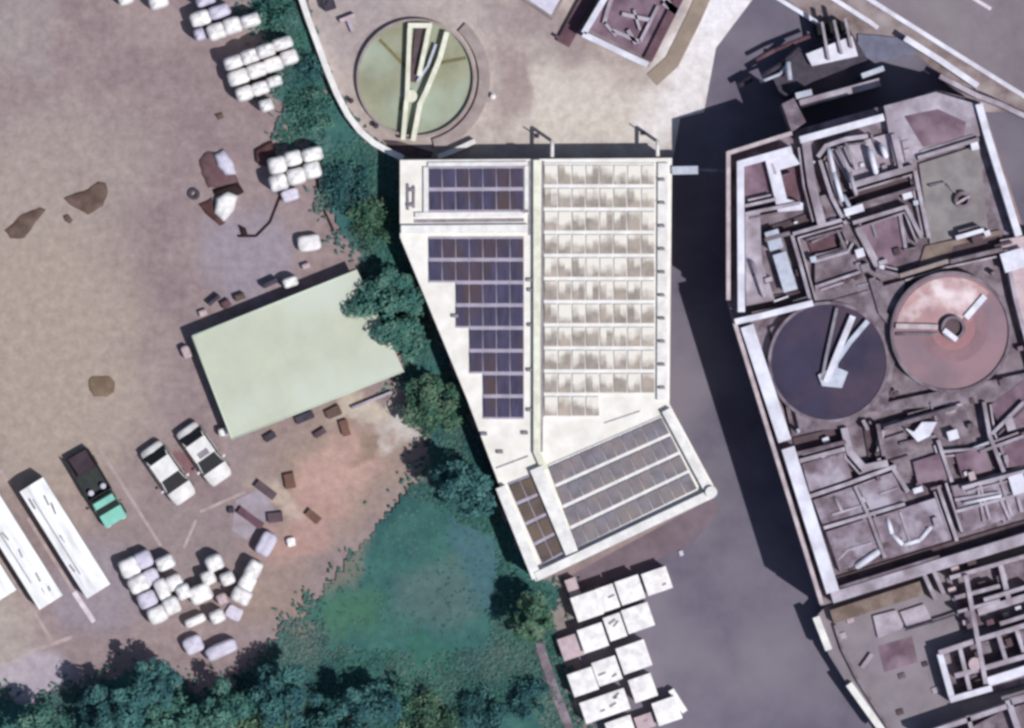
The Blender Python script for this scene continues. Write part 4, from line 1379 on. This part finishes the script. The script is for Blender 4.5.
bot = [
    (129, 568, 18, 19, BAGW, 'white bag at the upper left corner of the left bag block'),
    (143, 560, 17, 17, BAGP, 'pale bag at the upper right corner of the left bag block'),
    (138, 584, 19, 17, BAGW, 'white bag second down the left edge of the left bag block'),
    (151, 577, 14, 16, BAGP, 'pale lavender bag in the middle of the left bag block'),
    (147, 600, 18, 16, BAGP, 'pale bag third down the left edge of the left bag block'),
    (157, 615, 18, 17, BAGW, 'white bag at the lower end of the left bag block'),
    (162, 590, 12, 22, BAGW, 'long white bag in the right column of the left bag block'),
    (171, 606, 15, 17, BAGW, 'white bag at the lower right of the left bag block'),
    (165, 563, 17, 14, BAGW, 'single white bag right of the left bag block top'),
    (174, 583, 16, 15, BAGW, 'white bag below the single bag and right of the block'),
    (183, 592, 13, 15, BAGW, 'white bag touching the right side of the left bag block'),
    (214, 563, 16, 16, BAGW, 'topmost white bag of the scattered middle group'),
    (208, 578, 13, 14, BAGW, 'white bag just below the topmost middle bag'),
    (227, 579, 13, 13, BAGW, 'white bag right of centre in the scattered middle group'),
    (200, 594, 21, 18, BAGW, 'largest white bag of the scattered middle group'),
    (222, 599, 10, 11, BAGM, 'small pinkish bag in the scattered middle group'),
    (195, 621, 20, 9, BAGW, 'low flat white bag beneath the largest middle bag'),
    (217, 617, 14, 13, BAGW, 'white bag at the lower end of the scattered middle group'),
    (193, 645, 18, 17, BAGP, 'bluish white bag at the tree edge'),
    (221, 650, 30, 14, BAGP, 'wide bluish bag beside the dark tree shadow'),
    (253, 570, 14, 19, BAGW, 'white bag at the top of the slanting right stack'),
    (247, 583, 15, 16, BAGW, 'white bag in the middle of the slanting right stack'),
    (241, 596, 18, 16, BAGW, 'white bag at the bottom of the slanting right stack'),
    (266, 544, 15, 24, BAGP, 'long lavender white bag above the slanting right stack'),
    (234, 613, 15, 13, BAGP, 'pale bag below the slanting right stack'),
]
for i, (x, y, w, d, mt, lb) in enumerate(bot):
    rot = a60 if i < 20 else math.radians(-28)
    bag(x, y, w, d, (1.9 if mt is BAGW else 1.4) + .2 * ((i * 5) % 3 - 1) - (.8 if i in (16, 24) else 0), rot, mt, lb, GB, i)
bag(309, 243, 21, 16, 1.2, math.radians(8), BAGW, 'single white sack standing above the green roofed shed', 'sacks round the shed', 1)
bag(290, 282, 14, 10, 1.6, a20, BAGW, 'small white sack against the top edge of the green roof', 'sacks round the shed', 2)
bag(186, 352, 8, 13, .9, .4, BAGM, 'small pale sack at the left edge of the green roof', 'sacks round the shed', 3)
bag(223, 432, 9, 8, 1.0, .2, BAGW, 'small white sack at the bottom left corner of the green roof', 'sacks round the shed', 1)
bag(291, 542, 8, 9, .5, .2, BAGW, 'tiny white sack lying on the brown soil', 'sacks round the shed', 2)


# ------------------------------------------------------------------ white storage boxes (bottom centre)
def storage_box(px, py, w, d, h, rot, mt, label, marks=0, seed=0):
    d, h = d * .88, h * 1.4
    q = P(px, py, h)
    t = local(thing('storage_box', label, 'storage box', (q.x, q.y, 0), 'white storage boxes on the road', rot))
    W_, D_ = m(w), m(d)
    b = MB()
    b.box((0, 0, h / 2 + .05), (W_, D_, h - .1), 0, .05)
    b.build('body', mt, t)
    lid = MB()
    rr = random.Random(seed)
    hx, hy = W_ / 2 + .03, D_ / 2 + .03
    n = 6
    vs, fs = [], []
    for j in range(n):
        for i in range(n):
            u, v = i / (n - 1) * 2 - 1, j / (n - 1) * 2 - 1
            zz = h + .05 + .07 * (1 - u * u) * (1 - v * v) + rr.uniform(-.012, .012)
            vs.append((u * hx, v * hy, zz))
    for j in range(n - 1):
        for i in range(n - 1):
            a = j * n + i
            fs.append((a, a + 1, a + n + 1, a + n))
    lid.add(vs, fs, True)
    lid.box((0, 0, h + .0), (2 * hx, 2 * hy, .08))
    lo_ = lid.build('lid', mt, t)
    sk = MB()
    for sx in (-1, 1):
        sk.box((sx * W_ * .32, 0, .05), (.18, D_ * .96, .1))
    sk.build('skid', DSTEEL, t)
    if marks:
        for i in range(marks):
            k = MB()
            k.box((rr.uniform(-.25, .3) * W_, rr.uniform(-.3, .3) * D_, h + .135), (rr.uniform(.25, .6), .14, .04), rr.uniform(0, .6))
            k.build('lashing', MSTEEL, t)
    return t


ab = math.radians(19)
for i, (x, y, w, d, h, mt, mk, lb) in enumerate((
        (587, 606, 26, 28, 1.5, BAGW, 0, 'white box at the left end of the top row beside the grass'),
        (608, 598, 17, 27, 1.45, BAGW, 1, 'narrow white box second from left in the top row'),
        (630, 590, 24, 27, 1.5, BAGW, 0, 'white box third from left in the top row'),
        (657, 581, 25, 25, 1.3, BAGW, 1, 'white box at the right end of the top row, nearest the wing'),
        (571, 647, 21, 25, .9, BAGM, 0, 'mauve box at the left end of the second row'),
        (593, 638, 25, 27, 1.4, BAGW, 0, 'white box right of the mauve box in the second row'),
        (615, 627, 17, 27, 1.3, BAGW, 2, 'narrow white box in the middle of the second row'),
        (638, 618, 27, 27, 1.4, BAGW, 0, 'white box at the right end of the second row'),
        (583, 682, 25, 26, 1.5, BAGW, 0, 'white box at the left end of the third row'),
        (607, 671, 24, 27, 1.3, BAGW, 2, 'white box with grey lashings in the middle of the third row'),
        (634, 657, 29, 30, 1.5, BAGW, 0, 'large white box at the right end of the third row'),
        (605, 706, 46, 24, 1.4, BAGW, 4, 'long white box with dark lashings in the fourth row'),
        (643, 688, 23, 26, 1.4, BAGW, 0, 'white box at the right end of the fourth row'),
        (620, 727, 26, 18, 1.3, BAGW, 0, 'white box at the bottom edge below the long white box'),
        (645, 722, 18, 16, .8, BAGM, 1, 'low mauve box at the bottom edge between two white boxes'),
        (667, 711, 24, 26, 1.4, BAGW, 0, 'white box at the bottom edge nearest the open road'))):
    storage_box(x, y, w, d, h, ab, mt, lb, mk, i)
t = MB().bar((671, 690), (685, 712), 6, 0, .9)
tag(t.build('white_board', BAGW), 'narrow white board leaning by the last white box', 'board')
t = MB().poly_bar([(538, 610), (541, 650), (556, 695), (576, 745)], 9, 0, .3)
tag(t.build('pale_kerb', CONCM), 'pale grey kerb between the grass and the white boxes', 'kerb')
q = P(573, 588, 1.0)
t = MB().box((q.x, q.y, .55), (.75, 1.35, 1.1), .35, .05)
t.box((q.x, q.y, 1.12), (.8, 1.4, .05), .35)
tag(t.build('equipment_cabinet', BAGM), 'pale pinkish cabinet below the bottom left corner of the white building', 'cabinet')
q = P(681, 553)
t = MB().box((q.x, q.y, .1), (.32, .4, .2), .3, .06)
tag(t.build('concrete_block', BAGP), 'small pale block lying alone on the road below the wing', 'block')
struct('paved_strip', sheet([(566, 578), (712, 498), (720, 512), (690, 545), (600, 585), (578, 592)], .009), mat('reddish_paving', L(124, 110, 120, K), L(108, 94, 102, K), scale=.6, wcoord=True))


# ------------------------------------------------------------------ vehicles
def sedan(px, py, ang, label, roof_kit=False):
    q = P(px, py, .8)
    t = local(thing('parked_car', label, 'car', (q.x, q.y, 0), 'white cars parked by the shed', ang))
    t.scale = (1.06, 1.12, 1.08)
    Lc, Wc = 4.4, 1.76
    # lower body as lofted sections along x (front = +x)
    sec = [(-2.2, .62, .35, .80), (-2.05, .80, .28, .93), (-1.5, .86, .25, .98), (-.8, .88, .25, .95), (.6, .88, .25, .93), (1.3, .87, .25, .90), (1.9, .82, .27, .80), (2.2, .62, .34, .66)]
    vs, fs = [], []
    for (x, hw, z0, z1) in sec:
        vs += [(x, -hw * .92, z0), (x, -hw, (z0 + z1) / 2), (x, -hw * .9, z1), (x, 0, z1 + .03), (x, hw * .9, z1), (x, hw, (z0 + z1) / 2), (x, hw * .92, z0)]
    n = 7
    for k in range(len(sec) - 1):
        for i in range(n):
            a, b = k * n + i, k * n + (i + 1) % n
            fs.append((a, a + n, b + n, b))
    fs += [tuple(range(n)), tuple(range(len(sec) * n - 1, (len(sec) - 1) * n - 1, -1))]
    MB().add(vs, fs, True).build('body', WHITE, t)
    # cabin glasshouse
    g0 = [(-1.65, .76, .95), (1.05, .76, .90)]
    vs = [(-1.75, -.82, .97), (1.2, -.83, .95), (1.2, .83, .95), (-1.75, .82, .97), (-1.0, -.68, 1.40), (.2, -.7, 1.42), (.2, .7, 1.42), (-1.0, .68, 1.40)]
    MB().add(vs, [(0, 1, 5, 4), (1, 2, 6, 5), (2, 3, 7, 6), (3, 0, 4, 7), (4, 5, 6, 7)]).build('window', GLASS, t)
    mb = MB()
    mb.box((-.4, 0, 1.44), (1.3, 1.46, .07), 0, .03)
    rf = mb.build('roof', WHITE, t)
    if roof_kit:
        MB().box((-.05, 0, 1.485), (.42, .75, .02), 0).build('sunroof', MSTEEL, rf)
    for sy in (-1, 1):
        for xx, x2 in ((.22, 1.16), (-1.0, -1.7)):
            MB().tube((xx, sy * .66, 1.41), (x2, sy * .78, .93), .035, 6).build('pillar', WHITE, t)
    for sx in (1.35, -1.35):
        for sy in (-.8, .8):
            w = MB().tube((sx, sy - .09, .31), (sx, sy + .09, .31), .31, 20).build('wheel', DARK, t)
            MB().tube((sx, sy - .095 if sy < 0 else sy + .05, .31), (sx, sy - .05 if sy < 0 else sy + .095, .31), .19, 16).build('rim', MSTEEL, w)
    for sy in (-1, 1):
        MB().box((2.08, sy * .56, .66), (.18, .34, .12), sy * .25, .03).build('headlight', LAMPG, t)
        MB().box((-2.1, sy * .58, .78), (.1, .3, .13), 0, .02).build('tail_light', REDL, t)
        MB().box((.85, sy * .98, .96), (.16, .2, .12), 0, .03).build('mirror', WHITE, t)
    return t


ang = math.atan2(-40, 28)
sedan(168, 473, ang, 'white car with a dark rear window, beside the mint green truck bay')
sedan(204, 454, ang, 'white car with a grey sunroof, nearest the green roofed shed', True)

# mint green truck: cab with mint bonnet and roof to the lower right, dark open bed behind
q = P(97, 489, 1)
ang = math.atan2(-73, 43)
tr = local(thing('pickup_truck', 'mint green truck with a dark load bed parked between white trailer and line', 'truck', (q.x, q.y, 0), None, ang))
MB().box((-.2, 0, .55), (5.6, 1.75, .3), 0, .06).build('chassis', DSTEEL, tr)
mb = MB()
mb.add([(1.2, -.9, .6), (2.75, -.86, .6), (2.75, .86, .6), (1.2, .9, .6), (1.2, -.9, 1.35), (2.7, -.82, 1.15), (2.7, .82, 1.15), (1.2, .9, 1.35), ], [(0, 1, 5, 4), (1, 2, 6, 5), (2, 3, 7, 6), (3, 0, 4, 7), (4, 5, 6, 7), (3, 2, 1, 0)])
mb.box((1.05, 0, 1.78), (.5, 1.6, .1), 0, .04)
mb.box((2.0, 0, 1.36), (1.5, 1.7, .1), 0, .04)
mb.build('cab', MINT, tr)
mb = MB()
mb.add([(.6, -.86, 1.36), (1.85, -.88, 1.34), (1.85, .88, 1.34), (.6, .86, 1.36), (.65, -.78, 1.72), (1.6, -.78, 1.72), (1.6, .78, 1.72), (.65, .78, 1.72)], [(0, 1, 5, 4), (1, 2, 6, 5), (2, 3, 7, 6), (3, 0, 4, 7), (4, 5, 6, 7)])
mb.build('window', GLASS, tr)
mb = MB()
mb.box((-1.15, 0, .78), (3.3, 1.9, .1), 0, .02)
for sy in (-1, 1):
    mb.box((-1.15, sy * .92, 1.05), (3.3, .06, .5))
mb.box((.47, 0, 1.15), (.07, 1.84, .7))
mb.build('bed', DGREEN, tr)
mb = MB()
mb.add([(-2.95, -.85, .84), (-1.4, -.85, .84), (-1.4, .85, .84), (-2.95, .85, .84), (-2.85, -.7, 1.2), (-1.6, -.6, 1.35), (-1.6, .7, 1.3), (-2.85, .7, 1.15)], [(0, 1, 5, 4), (1, 2, 6, 5), (2, 3, 7, 6), (3, 0, 4, 7), (4, 5, 6, 7)])
mb.build('tarp', PURPT, tr)
for sx in (2.1, -1.9):
    for sy in (-.85, .85):
        w = MB().tube((sx, sy - .12, .38), (sx, sy + .12, .38), .38, 20).build('wheel', DARK, tr)
        MB().tube((sx, sy - .125, .38), (sx, sy + .125, .38), .2, 14).build('rim', MSTEEL, w)
for sy in (-1, 1):
    MB().box((2.76, sy * .6, .9), (.08, .3, .2), 0, .02).build('headlight', LAMPG, tr)
    MB().box((1.5, sy * 1.02, 1.4), (.1, .2, .26), 0, .03).build('mirror', DSTEEL, tr)
for sy, lb in ((-.5, 'pale cylinder added as a highlight on the left side of the truck bed'), (.5, 'pale cylinder added as a highlight on the right side of the truck bed')):
    v = Vector((0.05, sy, 0))  # pale cylinders added to give the two white highlights
    v.rotate(tr.rotation_euler)
    d = MB().cyl((q.x + v.x, q.y + v.y), .2, .84, 1.35, 16)
    d.cyl((q.x + v.x, q.y + v.y), .12, 1.35, 1.4, 12)
    tag(d.build('highlight_cylinder', BAGP), lb.replace('left', 'upper right') if sy > 0 and False else lb, 'highlight_cylinder', 'highlight cylinders on the truck bed')


def trailer(px, py, ang, label, seed, length=9.0):
    q = P(px, py, 2.2)
    t = local(thing('box_trailer', label, 'trailer', (q.x, q.y, 0), 'white trailers in the parking bays', ang))
    W_ = 1.95
    MB().box((0, 0, 1.45), (length, W_, 1.7), 0, .04).build('body', WHITE, t)
    h = 2.31
    x = length / 2
    mb = MB()
    mb.add([(-x, -W_ / 2, h), (x, -W_ / 2, h), (x, W_ / 2, h), (-x, W_ / 2, h), (-x, -.1, h + .22), (x, -.1, h + .22)], [(0, 1, 5, 4), (2, 3, 4, 5), (1, 2, 5), (3, 0, 4), (3, 2, 1, 0)])
    rf = mb.build('roof', mat('white_canvas', L(246, 246, 246, .97), L(214, 212, 214, .93), scale=.9, rough=.8, stretch=(.35, 2, 1), lo=.42, hi=.66), t)
    mb = MB()
    rr = random.Random(seed)
    for k in range(5):
        mb.box((rr.uniform(-x * .9, x * .9), rr.uniform(-.7, .5), h + .17), (rr.uniform(.3, .9), .12, .08), rr.uniform(-.2, .2))
    mb.box((-.4, -.45, h + .14), (length * .7, .07, .06))
    mb.build('canvas_tie', MSTEEL, rf)
    MB().box((0, 0, .52), (length * .94, .9, .18), 0, .02).build('chassis', DSTEEL, t)
    for sx in (-x * .72, -x * .5, x * .7):
        for sy in (-.7, .7):
            w = MB().tube((sx, sy - .13, .42), (sx, sy + .13, .42), .42, 18).build('wheel', DARK, t)
            MB().tube((sx, sy - .135, .42), (sx, sy + .135, .42), .22, 12).build('rim', MSTEEL, w)
    MB().box((-x - .05, 0, .6), (.08, W_ * .9, .16), 0, .02).build('bumper', MSTEEL, t)
    for sy in (-1, 1):
        MB().box((-x - .04, sy * .7, .8), (.06, .16, .1)).build('tail_light', REDL, t)
    return t


ta = math.atan2(-105, 66)
trailer(65, 538, ta, 'white canvas trailer nearest the mint green truck', 1, 9.0)
trailer(13, 542, ta, 'white canvas trailer second from the left edge', 2, 10.2)
trailer(-31, 540, ta, 'white canvas trailer mostly cut off by the left edge', 3, 9.6)


# ------------------------------------------------------------------ soil heaps, scrap
def heap(poly, h, mt, label, name='soil_heap', cat='soil heap', group=None, seed=0):
    cx = sum(p[0] for p in poly) / len(poly)
    cy = sum(p[1] for p in poly) / len(poly)
    mb = MB()
    dense = []
    for i in range(len(poly)):
        a, b = Vector(poly[i]), Vector(poly[(i + 1) % len(poly)])
        k = max(2, int((b - a).length / 4))
        for j in range(k):
            dense.append(a.lerp(b, j / k))
    n = len(dense)
    vs, fs = [], []
    for r, zz in ((1.0, .0), (.95, .4), (.84, .75), (.6, .95), (.3, 1.0)):
        for i, p in enumerate(dense):
            j = 1 + noise.noise(Vector((p.x * .15, p.y * .15, seed + r * 2))) * .1
            w = P(cx + (p.x - cx) * r * j, cy + (p.y - cy) * r * j)
            z = h * zz * (1 + (.25 if r > .5 else .05) * noise.noise(Vector((p.x * .1, p.y * .1, seed + 7)))) if zz else .002
            vs.append((w.x, w.y, z))
    for k in range(4):
        for i in range(n):
            fs.append((k * n + i, (k + 1) * n + i, (k + 1) * n + (i + 1) % n, k * n + (i + 1) % n))
    fs.append(tuple(range(4 * n, 5 * n)))
    mb.add(vs, fs, True)
    return tag(mb.build(name, mt), label, cat, group)


GS = 'low soil heaps on the yard'
heap([(63, 198), (75, 193), (88, 189), (98, 181), (106, 182), (108, 192), (103, 206), (88, 215), (78, 209), (70, 205)], .14, MUD, 'largest brown soil heap on the left part of the yard', group=GS)
heap([(5, 230), (22, 214), (40, 207), (46, 209), (36, 222), (24, 239), (10, 238)], .12, MUD, 'long wedge shaped brown soil heap near the left edge', group=GS, seed=3)
heap([(88, 380), (92, 376), (110, 376), (115, 382), (114, 392), (106, 397), (94, 396), (89, 390)], .12, mat('olive_brown_soil', L(134, 116, 98, K), L(112, 94, 78, K), scale=1.2, rough=.9), 'small square olive brown soil heap left of the green shed', group=GS, seed=5)
heap([(63, 216), (68, 214), (73, 220), (70, 224), (65, 221)], .2, MUD, 'tiny dark soil heap just below the largest heap', group=GS, seed=6)
heap([(214, 114), (222, 112), (224, 118), (218, 120)], .2, MUD, 'tiny dark soil heap below the upper bag rows', group=GS, seed=8)

GJ = 'scrap on the yard'
heap([(198, 160), (208, 150), (216, 152), (236, 176), (240, 186), (208, 188), (202, 174)], .25, mat('mauve_painted_shadow', L(112, 86, 90, K), L(92, 68, 72, K), scale=1), 'dark mauve painted shadow ring around the lavender tarp', group=GS, seed=9)  # mauve mound coloured as the shadow around the tarp
heap([(214, 154), (224, 150), (233, 160), (236, 174), (226, 176), (217, 166)], .75, BAGP, 'lavender tarp heap on the dark mauve painted shadow', 'tarp_heap', 'tarp heap', GJ, 1)
heap([(216, 198), (228, 190), (238, 196), (234, 210), (224, 222), (214, 214)], .9, BAGW, 'white crumpled sheet heap with dark edges below the lavender tarp', 'tarp_heap', 'tarp heap', GJ, 2)
heap([(198, 204), (212, 198), (216, 216), (226, 222), (220, 226), (206, 214)], .35, mat('dark_red_painted_shadow', L(96, 66, 66, K), L(72, 46, 46, K)), 'dark reddish painted shadow left of the white sheet heap', 'scrap_shadow_heap', 'scrap heap', GJ, 4)  # dark red mound coloured as shadow beside the white sheets
heap([(212, 190), (238, 182), (244, 192), (238, 196), (226, 190), (214, 196)], .5, mat('black_scrap_and_shadow', L(52, 36, 38, K), L(40, 26, 28, K)), 'black painted shadow strip above the white sheet heap', 'scrap_shadow_heap', 'scrap heap', GJ, 5)  # black strip coloured as the shadow of the white sheets
heap([(238, 224), (246, 228), (248, 236), (242, 236)], .35, MATS['black_scrap_and_shadow'], 'small black scrap lump below the white sheet heap', 'scrap_shadow_heap', 'scrap heap', GJ, 6)
heap([(254, 150), (272, 140), (276, 156), (266, 166), (256, 162)], .6, MATS['dark_red_painted_shadow'], 'dark painted shadow left of the six white bags', 'scrap_shadow_heap', 'scrap heap', GJ, 7)  # dark mound coloured as the shadow cast by the bag stack
q = P(194, 194)
t = MB().ring((q.x, q.y), .18, .42, 0, .26, n=24)
tag(t.build('old_tyre', DSTEEL), 'old dark tyre lying left of the reddish painted shadow', 'tyre', GJ)
# planks and rubbish along the shed and on the brown soil
for i, (x, y, l, w, h, rot, mt, lb) in enumerate((
        (214, 300, 14, 4, .8, 40, DSTEEL, 'dark junk frame above the upper left part of the green roof'),
        (240, 297, 10, 6, .7, 20, MUD, 'brown junk crate above the left half of the green roof'),
        (226, 304, 9, 7, .6, 30, SLUDGED, 'mauve junk crate by the upper edge of the green roof'),
        (203, 313, 8, 6, .5, 20, BAGM, 'pale junk crate near the upper left corner of the green roof'),
        (306, 266, 8, 5, .6, 20, BAGM, 'pale junk crate above the middle of the green roof'),
        (270, 283, 16, 5, 1.0, 25, DSTEEL, 'long dark junk crate left of the white sack by the roof'))):
    q = P(x, y, h)
    t = MB()
    a = math.radians(rot)
    t.box((q.x, q.y, h / 2), (m(l), m(w), h), a, .03)
    t.box((q.x, q.y, h + .03), (m(l) * .8, m(w) * .5, .06), a)
    tag(t.build('junk_crate', mt), lb, 'crate', 'junk along the shed')
for i, (x, y, l, w, rot, mt, lb) in enumerate((
        (265, 490, 26, 9, -38, CONCD, 'upper dark brown plank stack on the soil right of the cars'),
        (250, 518, 30, 9, -35, SLUDGED, 'long dark plank stack on the soil near the long lavender bag'),
        (275, 517, 16, 11, 5, CONCD, 'short dark plank stack right of the long one'),
        (313, 516, 16, 8, -40, mat('rust_brown_planks', L(128, 96, 84, K), L(108, 78, 68, K)), 'rust brown plank stack farthest right on the soil'),
        (231, 510, 6, 6, 0, DSTEEL, 'small dark plank stack nearest the cars'),
        (289, 480, 11, 16, 10, MATS['rust_brown_planks'], 'rusty square plank stack in the middle of the soil'),
        (270, 437, 12, 7, 30, DSTEEL, 'dark plank stack below the lower edge of the green roof'),
        (305, 417, 20, 8, 25, DSTEEL, 'dark long plank stack touching the lower edge of the green roof'),
        (320, 433, 14, 6, 35, CONCD, 'dark plank stack below the middle of the green roof'),
        (334, 412, 16, 10, 25, MUD, 'brown plank stack by the right half of the green roof'),
        (345, 428, 8, 18, 15, MATS['rust_brown_planks'], 'upright brown plank stack below the right half of the roof'))):
    q = P(x, y, .4)
    a = math.radians(rot)
    t = MB()
    rr = random.Random(i)
    for k in range(3):
        t.box((q.x + rr.uniform(-.05, .05), q.y + rr.uniform(-.05, .05), .09 + k * .15), (m(l) * rr.uniform(.85, 1), m(w) * rr.uniform(.8, 1), .12), a + rr.uniform(-.06, .06))
    tag(t.build('plank_stack', mt), lb, 'plank stack', 'plank stacks on the brown soil')
for (pts, lb) in (([(238, 236), (256, 236), (270, 222), (280, 196)], 'dark tube added as a track line curving from the black scrap lump to the six white bags'), ([(316, 176), (322, 206), (334, 232)], 'dark tube added as a track line along the grass edge below the six white bags')):
    t = MB()  # dark tubes added in place of curved track lines on the ground
    for k in range(len(pts) - 1):
        t.tube(P(*pts[k], .07), P(*pts[k + 1], .07), .09, 8)
    tag(t.build('track', MATS['black_scrap_and_shadow']), lb, 'track', GJ)
struct('pale_slab', sheet([(236, 500), (262, 488), (276, 512), (246, 540), (232, 530)], .012), mat('pale_slab_concrete', L(168, 158, 168, K), L(150, 138, 146, K), wcoord=True))
t = MB().poly_bar([(352, 408), (392, 392)], 2.5, 0, .5)
tag(t.build('yard_kerb', CONC), 'thin pale kerb below the lower right edge of the green roof', 'kerb')

for o in bpy.data.objects:
    if '_o' in o:
        del o['_o']
